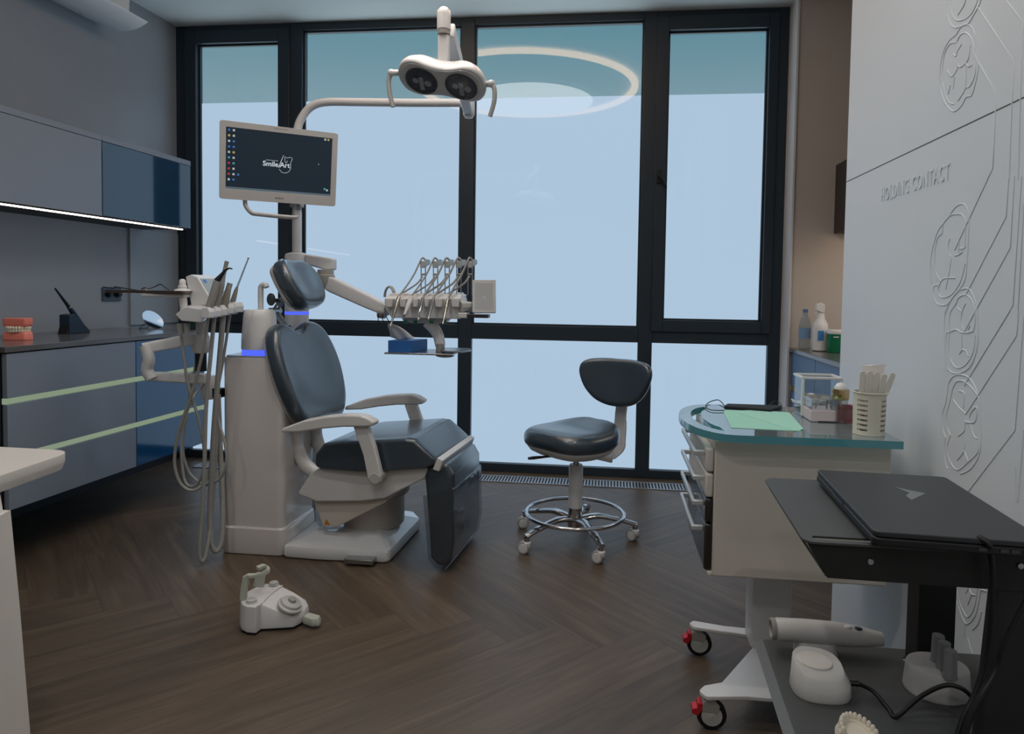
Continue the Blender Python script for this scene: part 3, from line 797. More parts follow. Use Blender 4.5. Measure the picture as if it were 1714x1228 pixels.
for s in (-1, 1):
    Mc = MH @ Matrix.Translation((s*.0825, -.004, .0))
    g_ = part('lens', B().lathe([(.066, .0128), (.066, .0165), (.061, .0165)], n=40, M=Mc, cap0=False, cap1=False), mat('dark_rim', (70, 72, 74), .3, var=0), lamp, True)
    part('reflector', B().lathe([(.0605, .0135), (.0605, .0142), (.045, .0138), (.02, .0132)], n=40, M=Mc), M_REF, g_, True)
    bb = B(); bb.box(-.009, .009, -.045, .02, .0143, .0165, Mc); bb.cyl(Mc @ V((-.024, .0, .0143)), Mc @ V((-.024, .0, .0165)), .013, n=14); bb.cyl(Mc @ V((.026, -.008, .0143)), Mc @ V((.026, -.008, .016)), .015, n=14)
    part('bulb_holder', bb, WHT, g_, True)
    part('lens_glass', B().lathe([(.0608, .0168), (.0608, .0176)], n=40, M=Mc), glassy('lens_glass', (244, 245, 247), 1.0, 0), g_, True)
for s, (jx, jy), pts in ((-1, (660, 122), [(655, 122), (651, 132), (651, 145), (653, 160), (658, 179)]), (1, (814, 140), [(822, 140), (827, 147), (828, 160), (826, 175), (820, 195)])):
    w_ = [at(q, Y=LY-.03) for q in pts]
    r0 = MH @ V((s*.172, -.0, -.012))
    hb_ = B(); hb_.cyl(r0, w_[0], .0115, .013, 16); hb_.ell(w_[0], (.0155, .0155, .0155), 16, 10)
    hh = part('handle', hb_, WHT, lamp, True, smooth=60)
    part('grip', B().tube(sm(w_, 6), [.0105]*6+[.0098]*12+[.0095]*7, 12, flat=.8), LGRY, hh, True, smooth=60)

# ================================================================ MONITOR
a0, a1 = at((371, 203), Y=2.86), at((570, 229), Y=3.15)
b0, b1 = at((363, 329), Y=2.83), at((557, 343), Y=3.12)
ctr = (a0+a1+b0+b1)/4
xe = V((a1.x-a0.x, a1.y-a0.y, 0)).normalized(); nn = V((xe.y, -xe.x, 0))
TILT = math.radians(10)
ye_ = V((0, 0, 1))*math.cos(TILT)+nn*math.sin(TILT)
MW, MHt = .505, .338
MM = frame((0, 0, 0), xe, ye_)       # c = out of the screen
zrot = MM.to_euler()
mon = thing('monitor', 'grey-framed monitor on the unit pole showing a dark desktop with logo', 'monitor', ctr, tuple(zrot))
M_MON = mat('silver_grey_bezel', (190, 188, 186), .4, var=.02)
def rrect(w_, h_, r): return rp([(-w_/2, -h_/2), (w_/2, -h_/2), (w_/2, h_/2), (-w_/2, h_/2)], r)
SW, SH, SOY = .455, .266, .010
def shift(poly, dx, dy): return [(p[0]+dx, p[1]+dy) for p in poly]
part('bezel', fill_b([rrect(MW, MHt, .012), shift(rrect(SW, SH, .001), 0, SOY)], -.012, .004), M_MON, mon, bevel=.0025)
part('back_cover', B().layers(rrect(MW, MHt, .012), [(.7, .6, -.05), (.8, .72, -.046), (.985, .98, -.022), (1, 1, -.0125)]), M_MON, mon, bevel=.002)
scr = part('screen', B().prism(shift(rrect(SW+.004, SH+.004, .001), 0, SOY), -.008, .0), glow('dark_desktop', (26, 36, 46), 1.0, gloss=1), mon)
def px(u, v): return (-SW/2+u*SW, SOY+SH/2-v*SH)
icons = {'icon_blue': ((70, 120, 190), []), 'icon_pale': ((190, 200, 200), []), 'icon_red': ((190, 70, 70), []), 'icon_gold': ((190, 170, 90), []), 'icon_teal': ((80, 160, 180), [])}
rows = ['bp', 'gp', 'pb', 'bb', 'pg', 'tp', 'rt', 'rp', 'rpb', 'pb']
nm = dict(b='icon_blue', p='icon_pale', r='icon_red', g='icon_gold', t='icon_teal')
for r_, row in enumerate(rows):
    for c_, ch in enumerate(row): icons[nm[ch]][1].append((.028+c_*.042, .045+r_*.089))
icons['icon_pale'][1].append((.93, .03)); icons['icon_gold'][1].append((.962, .03)); icons['icon_teal'][1].append((.94, .88)); icons['icon_pale'][1].append((.965, .90))
for k_, (cc, ps) in icons.items():
    for u, v in ps:
        x, y = px(u, v); b = B(); b.box(x-.0044, x+.0044, y-.0044, y+.0044, .0002, .0005)
        part('desktop_icon', b, glow(k_, cc, .75), scr)
b = B(); x0_, y0_ = px(0, 1); b.box(x0_, x0_+SW, y0_, y0_+.009, .0002, .0005)
part('taskbar', b, glow('taskbar_grey', (92, 108, 118), .8), scr)
b = B(); x0_, y0_ = px(.87, .45); b.prism([(x0_, y0_), (x0_+.004, y0_-.004), (x0_+.0005, y0_-.006)], .0002, .0005); part('cursor', b, glow('logo_white', (196, 208, 214), .9), scr)
LW = glow('logo_white', (196, 208, 214), .9)
lx, ly = px(.395, .535)
part('logo_text', text_b('Smile', .031, Matrix.Translation((lx+.006, ly, .0004)), .0002, True, 1), LW, scr)
lx2 = lx+.066
part('logo_text', text_b('Art', .031, Matrix.Translation((lx2+.002, ly, .0004)), .0002, True, 1), LW, scr)
b = B().prism([(lx2-.027, ly-.012), (lx2-.023, ly-.012), (lx2-.004, ly+.044), (lx2-.005, ly+.046)], .0002, .0006); part('logo_slash', b, LW, scr)
tooth = sm([(lx2-.022, ly-.018, .0004), (lx2-.012, ly-.031, .0004), (lx2+.004, ly-.034, .0004), (lx2+.02, ly-.026, .0004), (lx2+.027, ly-.01, .0004), (lx2+.027, ly+.014, .0004), (lx2+.033, ly+.028, .0004), (lx2+.030, ly+.037, .0004), (lx2+.020, ly+.037, .0004), (lx2+.010, ly+.034, .0004), (lx2+.001, ly+.038, .0004), (lx2+.002, ly+.020, .0004), (lx2+.005, ly+.012, .0004), (lx2+.010, ly+.013, .0004), (lx2+.012, ly+.022, .0004)], 4)
part('logo_tooth', B().tube(tooth, .0008, 6), LW, scr)
part('logo_tagline', text_b('aesthetic dental clinic', .0062, Matrix.Translation((lx+.012, ly+.017, .0004)), .0002), LW, scr)
part('maker_mark', text_b('BARCO', .0095, Matrix.Translation((.0, -MHt/2+.019, .0042)), .0002, True, 1.2), mat('mark_dark', (60, 60, 62), .5, var=0), mon)
part('top_mark', B().box(-.03, .03, MHt/2-.012, MHt/2-.0095, .004, .0043), mat('mark_grey', (130, 128, 126), .5, var=0), mon)
hp = [mon_p for mon_p in ((-.145, -.1675, -.018), (-.142, -.195, -.012), (-.12, -.222, 0), (-.09, -.228, .0), (.05, -.233, -.0), (.085, -.23, -.02), (.09, -.2, -.03))]
part('handle_bar', B().tube(sm(hp, 5), .0105, 12, flat=.75), M_MON, mon)
Mi = TM[mon.name].inverted()
pj = Mi @ V((KX, KY-.034, ctr.z-.10)); pk = Mi @ V((KX, KY-.024, ctr.z-.18))
b = B(); b.tube([(.0, -.04, -.05), pj], .02, 14); b.cyl((0, -.04, -.05), (0, -.04, -.07), .035, n=24)
b.tube([(.09, -.2, -.03), (.085, -.15, -.035), (.06, -.08, -.045)], .012, 10)
part('pole_bracket', b, GRYP, mon)
part('pole_clamp', B().lathe([(.0252, ctr.z-.14), (.034, ctr.z-.14), (.034, ctr.z-.06), (.0252, ctr.z-.06), (.0252, ctr.z-.14)], (KX, KY, 0), 28, cap0=False, cap1=False), GRYP, mon, True)
# ================================================================ INSTRUMENT CONSOLE ON ITS ARM
CB = 3.20
o0 = at((655, 515), Y=CB)
con = thing('instrument_console', 'white instrument console with five hose whips on an arm over the chair', 'instrument console', tuple(at((720, 533), Y=CB)))
def Q(x, y, Y=CB): return at((x, y), Y=Y)
# arm from the column
b = B(); p0, p1 = Q(512, 439, KY), Q(556, 445, KY-.01)
b.rings([[V((x, y, z)) for y, z in ((KY-.035+dy, z0), (KY+.035, z0), (KY+.035, z1), (KY-.035+dy, z1))] for x, z0, z1, dy in ((KX+.055, 1.322, 1.374, 0), (p1.x-.02, 1.291, 1.357, -.0), (p1.x+.008, 1.296, 1.352, .01))])
part('upper_arm', b, WHT2, con, True, bevel=.008)
jc = Q(545, 466, KY-.03)
part('elbow', B().lathe([(.0, jc.z+.045), (.040, jc.z+.045), (.042, jc.z+.02), (.046, jc.z+.016), (.048, jc.z-.02), (.04, jc.z-.042), (.02, jc.z-.05), (0, jc.z-.051)], (jc.x, jc.y, 0), 32, cap0=False, cap1=False), GRYP, con, True)
a0, a1 = Q(556, 476, KY-.04), Q(648, 519, CB+.02)
d_ = a1-a0; MA = frame(a0, d_, V((0, 1, 0)))
part('spring_arm', B().rings([[MA @ V((L_, p.x*w_, p.y*h_)) for p in rp([(-1, -1), (1, -1), (1, 1), (-1, 1)], .35, 4)] for L_, w_, h_ in ((-.03, .03, .034), (.02, .033, .038), (d_.length*.7, .03, .033), (d_.length, .026, .027))]), WHT2, con, True)
part('pivot', B().cyl(Q(634, 522, CB+.02), Q(646, 524, CB+.02), .030, .027, 24), GRYP, con, True, bevel=.003)
# body
fr = [Q(x, y, 3.125) for x, y in ((643, 500), (770, 500), (776, 512), (770, 534), (655, 532), (645, 518))]
bk = [Q(x, y, 3.28) for x, y in ((655, 489), (776, 489), (782, 500), (776, 529), (664, 529), (652, 512))]
md = [V((a.x, 3.15, a.z)) for a in fr]
part('body', B().rings([[V((f.x, 3.125, f.z)) for f in fr], [V((f.x+.002, 3.15, f.z+(.016 if i < 2 else .002))) for i, f in enumerate(fr)], bk]), WHT2, con, True, bevel=.005, smooth=30)
top = [Q(658, 493, 3.2), Q(776, 493, 3.2)]
part('top_cover', B().box(top[0].x, top[1].x, 3.15, 3.27, top[0].z-.006, top[0].z+.007), WHT, con, True, bevel=.005)
hx = [666, 687, 707, 725, 749]
edges = [(646, 659), (670, 681), (691, 701), (711, 719), (729, 742), (756, 770)]
for x0, x1 in edges:
    a, c = Q(x0, 499, 3.11), Q(x1, 514, 3.11)
    b = B(); b.rings([[V((x, y, z)) for x, z in ((a.x, a.z), (c.x, a.z), (c.x-.004, c.z), (a.x+.004, c.z))] for y in (3.095, 3.128)])
    part('holder_rest', b, WHT2, con, True, bevel=.004)
# end cheek and bracket for the screen
b = B(); b.cyl(Q(769, 513, 3.12), Q(786, 512, 3.16), .03, .022, 8); b.box(Q(784, 515, 3.18).x, Q(796, 515, 3.18).x, 3.16, 3.2, Q(790, 522, 3.18).z, Q(790, 505, 3.18).z)
part('end_joint', b, LGRY, con, True, bevel=.004)
b = B(); a, c = Q(769, 523, 3.11), Q(783, 532, 3.11); b.box(a.x, c.x, 3.08, 3.16, c.z, a.z)
part('grip', b, WHT2, con, True, bevel=.004)
b = B(); a, c = Q(783.5, 525.5, 3.11), Q(818, 532, 3.11); b.box(a.x, c.x, 3.09, 3.15, c.z, a.z)
part('side_rail', b, mat('dark_brown_rail', (48, 44, 46), .35, var=0), con, True, bevel=.002)
# tilted control screen
c4 = [Q(793, 468, 3.17), Q(832, 468, 3.19), Q(828, 525, 3.15), Q(788, 523, 3.13)]
u_ = (c4[1]-c4[0]).normalized(); v_ = (c4[0]-c4[3]).normalized(); ww = (c4[1]-c4[0]).length; hh = (c4[0]-c4[3]).length
MS = frame((c4[0]+c4[1]+c4[2]+c4[3])/4, u_, v_)
cs = part('control_screen', B().prism(rrect(ww, hh, .006), -.010, .003, MS), mat('pale_grey_screen_case', (190, 190, 188), .4, var=.02), con, True, bevel=.002)
part('display', B().prism(rrect(ww*.76, hh*.80, .003), .0031, .0036, MS), mat('blank_display', (168, 172, 174), .25, var=.01), cs, True)
part('screen_mark', B().lathe([(.0035, .0037), (.0045, .0040), (.0055, .0037)], (0.001, -.006, 0), 16, M=MS, cap0=False, cap1=False), WHT, cs, True)
# whips: two rods, a head block and a cross bar each
for i, x in enumerate((708.5, 729, 748.5, 768, 787)):
    t0 = Q(x, 434, 3.21); h0 = Q(x, 450, 3.21); l0 = Q(x, 490, 3.21); cb_ = Q(x, 459, 3.21)
    wx = .0105
    b = B()
    for s in (-1, 1): b.tube([(l0.x+s*wx, 3.21, l0.z-.01), (h0.x+s*wx, 3.21, h0.z+.004)], .0026, 8)
    r_ = part('whip_frame', b, STEEL, con, True)
    part('whip_head', B().box(h0.x-.013, h0.x+.013, 3.198, 3.222, h0.z+.005, t0.z-.008), LGRY, r_, True, bevel=.003)
    part('whip_fin', B().prism(rp([(h0.x+.0135, h0.z+.01), (h0.x+.032, t0.z-.02), (h0.x+.032, t0.z), (h0.x+.0135, t0.z-.001)], .006), -3.22, -3.20, XZ), mat('pale_blue_fin', (170, 190, 204), .35, var=0), r_, True)
    part('cross_bar', B().cyl((h0.x-wx, 3.208, cb_.z), (h0.x+wx, 3.208, cb_.z), .005, n=10), GRYP, r_, True)
# round handle at the left end
hcx = Q(652, 497, 3.2)
part('end_handle', B().tube([hcx+V((.028*math.cos(a), -.012*math.cos(a), .05*math.sin(a))) for a in [PI*k/12 for k in range(13)]], .009, 10, flat=.6), GRYP, con, True)
for k_ in range(4):
    a = Q((678, 695, 722, 744)[k_], 537.5, 3.14)
    part('hose_coupling', B().cyl((a.x, 3.14, a.z-.011), (a.x, 3.14, a.z+.004), .0095, n=14), mat('green_coupling', (30, 92, 72), .4, var=0), con, True, label='green hose coupling under the console')
part('belly_cover', B().layers(rp([(-.11, -.05), (.12, -.05), (.12, .05), (-.11, .05)], .03), [(1, 1, .0), (.9, .8, -.014), (.6, .5, -.02)], Matrix.Translation(Q(712, 533, 3.2))), LGRY, con, True)
# neck to the tray
nk = [Q(x, y, 3.2) for x, y in ((716, 538), (727, 550), (734, 563), (737, 579))]
part('tray_neck', B().tube(sm(nk, 5), [.031-.0004*k for k in range(16)], 16, flat=.65, upv=(1, 0, 0)), WHT, con, True)
nb = Q(737, 576, 3.2)
part('tray_hub', B().cyl((nb.x, 3.2, Q(737, 596, 3.2).z), (nb.x, 3.2, nb.z+.004), .021, n=24), GRYP, con, True, bevel=.002)
TZ = Q(700, 588, 3.15).z
p0, p1 = Q(649, 590, 3.06), Q(752, 590, 3.06)
part('tray_plate', B().box(Q(650, 588, 3.12).x, nb.x+.09, 3.06, 3.30, TZ-.008, TZ), STEEL, con, True, bevel=.002)
b = B(); b.prism(rp([(nb.x+.03, 3.08), (nb.x+.13, 3.06), (nb.x+.16, 3.16), (nb.x+.13, 3.26), (nb.x+.0, 3.26)], .01), TZ+.006, TZ+.013)
part('loose_rest', b, STEEL, con, True, bevel=.001)
part('tray_grip', B().ell((nb.x+.04, 3.13, TZ-.014), (.045, .03, .010)), LGRY, con, True)
b = B()
for pts in (((634, 524), (633, 537), (635, 546)), ((641, 524), (640, 533), (646, 545)), ((645, 526), (650, 536), (655, 540))): b.tube(sm([Q(x, y, 3.17) for x, y in pts], 5), .0022, 6)
part('loose_wires', b, BLK, con, True)

# handpieces with their hoses, each lifted out of its own rest
HP = [((668, 497), (655, 541)), ((689, 497), (677, 527)), ((708, 499), (701, 532)), ((726, 499), (718, 531)), ((750, 501), (742, 538))]
WH = (708.5, 729, 748.5, 768, 787)
LB = ['air-water syringe with white nozzle, leftmost instrument on the white console', 'stubby white-sleeved handpiece, second from the left on the white console', 'slim angled silver handpiece, middle instrument on the white console', 'slim straight silver handpiece, second from the right on the white console', 'gold-toned handpiece, rightmost instrument on the white console']
GOLD = mat('champagne_metal', (178, 172, 160), .25, metal=1, var=.03)
for i, (a, c) in enumerate(HP):
    p0, p1 = Q(*a, 3.105), Q(*c, 3.05)
    t = thing('dental_handpiece', LB[i], 'dental handpiece', p0, group='instruments on the console')
    d_ = p1-p0
    if i == 0: rr = [.0095, .010, .0085, .0055, .004]
    elif i == 1: rr = [.011, .0125, .012, .0075, .006]
    else: rr = [.0085, .0082, .007, .0052, .0042]
    pts = [p0, p0+d_*.25, p0+d_*.55, p0+d_*.8, p1]
    if i == 2: pts[3] = p0+d_*.8+V((-.006, 0, 0)); pts[4] = p1+V((.006, 0, -.004))
    mt = (GOLD, WHT2, CHR, CHR, GOLD)[i]
    part('handle', B().tube(pts, rr, 14), mt, t, True, smooth=60)
    part('nozzle', B().tube([p1, p1+d_*.10+V((0, -.003, 0))], [.0042, .003], 10), (WHT, BLK, CHR, CHR, CHR)[i], t, True)
    x = WH[i]; tp_ = Q(x-1, 431.5, 3.205)
    mx_ = (a[0]+x)/2
    hose = sm([p0, p0+V((.002, .01, .012)), Q(a[0]+.30*(x-a[0]), 479, 3.14), Q(a[0]+.62*(x-a[0]), 459, 3.17), Q(a[0]+.86*(x-a[0]), 438.5, 3.195), tp_, tp_+V((.014, .006, -.012))], 6)
    part('hose', B().tube(hose, .0042 if i < 2 else .0052, 8), HOSE, t, True, smooth=80)
    x2 = x-2
    hose = sm([Q(x2+1, 462, 3.2), Q(x2-8, 474, 3.18), Q(x2-24, 485, 3.165), Q(x2-40, 495, 3.16)], 6)
    part('return_hose', B().tube(hose, .0042 if i < 2 else .0052, 8), HOSE, t, True, smooth=80)

# tissue box on the tray, with a tissue drawn up to the syringe
p0, p1 = Q(650, 588, 3.09), Q(689, 570, 3.09)
t = thing('tissue_box', 'blue tissue box on the small tray under the console', 'tissue box', (p0.x+.06, 3.17, TZ))
bw = p1.x-p0.x
part('carton', B().prism([(p0.x, 3.085), (p0.x+bw, 3.085), (p0.x+bw+.035, 3.24), (p0.x+.03, 3.24)], TZ+.0005, p1.z-.001), mat('tissue_blue', (40, 98, 166), .45, var=.15, scale=30), t, True, bevel=.001)
zt = p1.z-.001
base = Q(674, 571, 3.13); tip = Q(651.5, 541.5, 3.05)
R = []
rnd = random.Random(5)
for k in range(9):
    f = k/8; c_ = base.lerp(tip, f)+V((.0, 0, .012*math.sin(PI*f))); c_.z = max(c_.z, zt+.002)
    w_ = .056*(1-f)**.8+.004; ry = .012*(1-f)+.003
    R.append([c_+V((w_*math.cos(2*PI*j/24), ry*math.sin(2*PI*j/24)+.010*(1-f)*math.sin(w_*110*math.cos(2*PI*j/24)+f*2), .012*(1-f)*math.cos(2*PI*j/24)**2)) for j in range(24)])
for r in R:
    for v in r: v.z = max(v.z, zt+.0005)
part('tissue', B().rings(R), mat('tissue_paper', (214, 218, 224), .8, var=.02), t, True, smooth=70)

# ================================================================ ASSISTANT CONSOLE (left of the unit cabinet)
AY = 2.72
def A_(x, y, Y=AY): return at((x, y), Y=Y)
asst = thing('assistant_console', 'white assistant console with control panel and suction holders on a jointed arm', 'instrument console', A_(345, 535))
f_ = [A_(293, 526, 2.62), A_(311, 513, 2.62), A_(341, 517, 2.62), A_(343, 533, 2.62), A_(335, 540, 2.62), A_(303, 537, 2.62)]
g_ = [A_(313, 518, 2.86), A_(322, 508, 2.86), A_(358, 508, 2.86), A_(362, 523, 2.86), A_(356, 530, 2.86), A_(322, 530, 2.86)]
part('body', B().rings([f_, [a.lerp(c, .06) for a, c in zip(f_, g_)], g_]), WHT, asst, True, bevel=.004, smooth=30)
# control pod: wedge with slanted key panel
s0 = [A_(310, 463, 2.74), A_(320, 512, 2.74), A_(357, 510, 2.74), A_(352, 500, 2.74), A_(331, 464, 2.74), A_(320, 459, 2.74)]
s1 = [p+V((.014, .12, .0)) for p in s0]
part('control_pod', B().rings([s0, s1]), WHT, asst, True, bevel=.004, smooth=30)
kp = [A_(321, 461.5, 2.735), A_(332, 465, 2.735)]
u_ = (s0[3]-s0[4]); v_ = V((.014, .12, 0)).normalized(); nn_ = u_.cross(v_).normalized()
if nn_.z < 0: nn_ = -nn_
MP = Matrix((u_.normalized(), v_, nn_)).transposed().to_4x4(); MP.translation = s0[4]
L_ = u_.length
kpn = part('key_panel', B().box(L_*.06, L_*.93, .008, .112, .0002, .0016, MP), mat('key_panel_grey', (150, 166, 170), .35, var=.02), asst, True)
part('blue_key', B().box(L_*.12, L_*.26, .02, .036, .0017, .0025, MP), mat('key_blue', (60, 110, 190), .4, var=0), kpn, True)
for k in range(3): part('key', B().cyl(MP @ V((L_*(.4+.17*k), .045, .0017)), MP @ V((L_*(.4+.17*k), .045, .0026)), .006, n=12), LGRY, kpn, True)
# holder row running away from the viewer
HC = [(350, 521, 2.62), (361, 519, 2.66), (372, 517, 2.70), (383, 514, 2.74), (394, 512, 2.78)]
for x, y, yy in HC:
    c_ = A_(x, y+2, yy)
    b = B(); b.prism(rp([(-.018, -.022), (.018, -.022), (.02, .004), (.012, .022), (-.012, .022), (-.02, .004)], .005), -.035, .03, frame(c_, V((1, 0, 0)), V((0, 0, 1))))
    part('holder_cup', b, WHT, asst, True, bevel=.003)
b = B(); b.tube([A_(345, 525, 2.70), A_(396, 520, 2.80)], .014, 10); part('holder_rail', b, WHT2, asst, True)
# spouts under the body
for x, y0_, y1_, mt in ((302, 541, 560, LGRY), (313, 541, 558, LGRY), (322, 538, 549, MATS['green_coupling'])):
    a, c = A_(x, y0_, 2.68), A_(x, y1_, 2.68); part('hose_spout', B().cyl(a, c, .013 if mt is LGRY else .009, .010 if mt is LGRY else .008, 16), mt, asst, True)
# jointed arm
part('post', B().cyl(A_(336, 530, 2.80), A_(336, 560, 2.80), .02, n=20), WHT2, asst, True)
pc_ = A_(336, 575, 2.80)
part('upper_joint', B().lathe([(.03, -.04), (.036, -.03), (.036, .03), (.03, .045)], pc_, 24), WHT2, asst, True)
part('post_foot', B().cyl(pc_+V((0, 0, -.12)), pc_+V((0, 0, -.0405)), .024, n=20), BLK, asst, True, label='black lower sleeve of the post')
def bar(name, p, q, w0, h0, w1=None, h1=None):
    d_ = q-p; M_ = frame(p, d_, d_.cross(V((0, 0, 1))))
    w1 = w1 or w0; h1 = h1 or h0
    part(name, B().rings([[M_ @ V((l, v.x*w_, v.y*h_)) for v in rp([(-1, -1), (1, -1), (1, 1), (-1, 1)], .4, 4)] for l, w_, h_ in ((0, w0, h0), (d_.length, w1, h1))]), WHT2, asst, True)
bar('upper_arm', A_(239, 583, 2.66), A_(330, 566, 2.79), .02, .022, .02, .026)
part('elbow', B().tube(sm([A_(243, 578, 2.665), A_(249, 600, 2.67), A_(246, 618, 2.675), A_(254, 634, 2.68)], 5), [.024]*16, 16), WHT2, asst, True, smooth=60)
bar('lower_arm', A_(246, 629, 2.68), A_(345, 634, 2.86), .02, .019, .02, .024)
lc = A_(350, 645, 2.88)
part('lower_joint', B().lathe([(.03, -.06), (.034, -.05), (.034, .03), (.028, .045), (.0, .048)], lc, 24, cap1=False), WHT2, asst, True)
part('wall_stub', B().box(lc.x, -1.7118, lc.y-.02, lc.y+.02, lc.z-.05, lc.z-.01), BLK, asst, True)
# side tray with rim, on its own little post
tz_ = A_(240, 488, 2.72).z
o = rp([A_(171, 488, 2.72).xy[:] , A_(309, 488, 2.66).xy[:], (A_(312, 488, 2.72).x, 2.80), (A_(171, 488, 2.72).x+.03, 2.86)], .02)
part('side_tray', B().layers(o, [(.97, .95, tz_-.006), (1, 1, tz_+.004), (1.01, 1.02, tz_+.006)]), mat('grey_brown_tray', (92, 78, 70), .3, coat=.3, var=.03), asst, True)
a, c = A_(238, 494, 2.70), A_(306, 501, 2.70)
part('tray_arm', B().box(a.x, c.x+.01, 2.69, 2.735, tz_-.021, tz_-.0065), WHT2, asst, True, bevel=.004)
part('tray_post', B().cyl(A_(306, 498, 2.71), A_(308, 522, 2.71), .016, n=18), WHT2, asst, True)
part('tray_knob', B().lathe([(.034, tz_+.0062), (.03, tz_+.012), (.018, tz_+.016), (.018, tz_+.026), (.014, tz_+.03), (.013, tz_+.05), (.008, tz_+.056), (0, tz_+.057)], (A_(303, 488, 2.71).x, 2.72, 0), 24, cap1=False), WHT, asst, True)
# safety glasses lying on the side tray
g0 = A_(205, 484, 2.72)
gl = thing('eyeglasses', 'thin black-framed eyeglasses lying on the brown side tray', 'eyeglasses', (g0.x, 2.72, tz_+.007))
zz = tz_+.009
def gp(x, y, Y=2.72): return A_(x, y, Y)
b = B(); b.tube(sm([gp(173, 480, 2.74), gp(190, 482.5, 2.73), gp(192, 480, 2.72), gp(206, 482, 2.72), gp(232, 486, 2.74)], 5), .0022, 6)
part('temple', b, BLK, gl, True)
b = B(); b.tube(sm([V((gp(238, 488).x, 2.715, zz)), gp(240, 482, 2.715), gp(245, 482, 2.715), V((gp(247, 488).x, 2.70, zz)), gp(256, 481, 2.73), gp(268, 475.5, 2.74), gp(274, 479, 2.74), V((gp(277, 488).x, 2.745, zz))], 5), .0022, 6)
part('temple', b, BLK, gl, True)
b = B(); b.tube(sm([gp(243, 484, 2.70), gp(248, 487, 2.69), gp(253, 488, 2.69)], 4), .003, 8); part('nose_pad', b, LGRY, gl, True, label='pale nose pad')

# suction tubes and syringe in the assistant holders, each with its hose
S = [
 ('syringe with curved dark tip, leftmost instrument in the assistant holders', [(350, 514, 2.62), (358, 490, 2.625), (363, 470, 2.63), (371, 460, 2.635), (377, 452, 2.64), (384, 448.5, 2.645), (389, 450, 2.65)], [.015, .0155, .013, .008, .005, .0035, .003], 'dark_tip'),
 ('tall grey instrument with notched tip behind the syringe, second in the assistant holders', [(361, 514, 2.66), (367, 490, 2.665), (371, 478, 2.67), (374, 462, 2.675), (379, 440, 2.68), (380, 437, 2.68)], [.0145, .0145, .012, .0085, .0085, .0085], 'tip'),
 ('short thick suction handle, fourth position in the assistant holders', [(374, 518, 2.71), (378, 500, 2.715), (382, 484, 2.72), (385, 474, 2.725)], [.018, .016, .012, .0115], 'tip'),
 ('slim saliva ejector with long straw, nearest the unit cabinet', [(386, 515, 2.76), (391, 500, 2.765), (395, 486, 2.77), (397, 480, 2.77), (415, 434, 2.80), (416, 431, 2.80)], [.0125, .011, .008, .0045, .003, .0045], 'straw')]
HZ = [
 [(350, 520, 2.62), (341, 580, 2.64), (324, 650, 2.66), (300, 720, 2.67), (292, 770, 2.68), (300, 805, 2.69), (318, 820, 2.70), (338, 812, 2.72), (352, 780, 2.76), (362, 700, 2.82), (366, 640, 2.846)],
 [(360, 520, 2.66), (352, 600, 2.67), (345, 680, 2.68), (342, 780, 2.69), (338, 860, 2.70), (334, 920, 2.70), (337, 938, 2.705), (344, 930, 2.72), (352, 880, 2.75), (360, 780, 2.80), (364, 680, 2.845)],
 [(374, 524, 2.71), (366, 620, 2.72), (358, 720, 2.74), (352, 840, 2.75), (353, 900, 2.75), (361, 922, 2.76), (371, 905, 2.78), (373, 850, 2.80), (369, 760, 2.83), (365, 660, 2.847)],
 [(386, 521, 2.76), (374, 600, 2.76), (362, 680, 2.755), (376, 740, 2.75), (379, 775, 2.75), (368, 800, 2.755), (345, 811, 2.76), (325, 800, 2.77), (312, 780, 2.78), (306, 740, 2.79), (318, 660, 2.81), (330, 600, 2.82)]]
for i, (lb, pts, rr, kind) in enumerate(S):
    P_ = [A_(*p) for p in pts]
    t = thing('suction_handpiece' if i > 1 else 'dental_syringe' if i == 0 else 'scaler_handpiece', lb, 'dental instrument', P_[0], group='assistant instruments')
    n1 = 4 if i == 3 else 3
    part('handle', B().tube(P_[:n1], rr[:n1], 14), (GRYP, GRYP, mat('olive_grey_plastic', (140, 134, 122), .4, var=.02), MATS['olive_grey_plastic'])[i], t, True, smooth=60)
    part(kind if kind != 'dark_tip' else 'tip', B().tube(P_[n1-1:], rr[n1-1:], 12), (BLK if i == 0 else GRYP if i < 3 else mat('translucent_straw', (150, 178, 198), .2, var=0)), t, True, smooth=60)
    part('hose', B().tube(sm([A_(*p) for p in HZ[i]], 6), (.0065, .0085, .0115, .006)[i], 10), HOSE, t, True, smooth=80)
# one more thin hose loop hanging from the left spout
t = solo('drain_hose', B().tube(sm([A_(*p) for p in ((303, 561, 2.68), (314, 640, 2.68), (332, 700, 2.69), (342, 760, 2.70), (336, 800, 2.71), (322, 814, 2.72), (308, 800, 2.73), (304, 740, 2.745), (316, 680, 2.76), (340, 640, 2.835))], 6), .006, 10), HOSE, 'thin grey hose looping down from the left end of the assistant console', 'hose', A_(303, 561, 2.68), smooth=80)
# ================================================================ STOOL
SC = V((-.14, 3.27, 0))
st = thing('stool', 'wheeled dental stool with dark saddle seat and chrome foot ring', 'stool', SC)
SA = math.radians(40)
Rz = Matrix.Rotation(-SA, 4, 'Z')          # local -y is where a sitter faces
def saddle(q):
    r2 = q.x*q.x
    return V((q.x, q.y, q.z+.55*max(0, q.y)**2-.5*max(0, -q.y-.08)**2-.35*r2))
hs_ = [(0, -.205), (.09, -.20), (.165, -.165), (.205, -.08), (.212, .02), (.195, .11), (.14, .18), (.07, .205), (0, .20)]
os_ = [(x, y) for x, y in hs_]+[(-x, y) for x, y in hs_[-2:0:-1]]
os_ = [(p.x, p.y) for p in sm([(x, y, 0) for x, y in os_], 3, True)]
Ms = Matrix.Translation((-.02, -.0, .468)) @ Rz
part('seat', B().layers(os_, pillow_layers(.088, .036, .42, .41, -.010), Ms, saddle), LEATH, st, smooth=70)
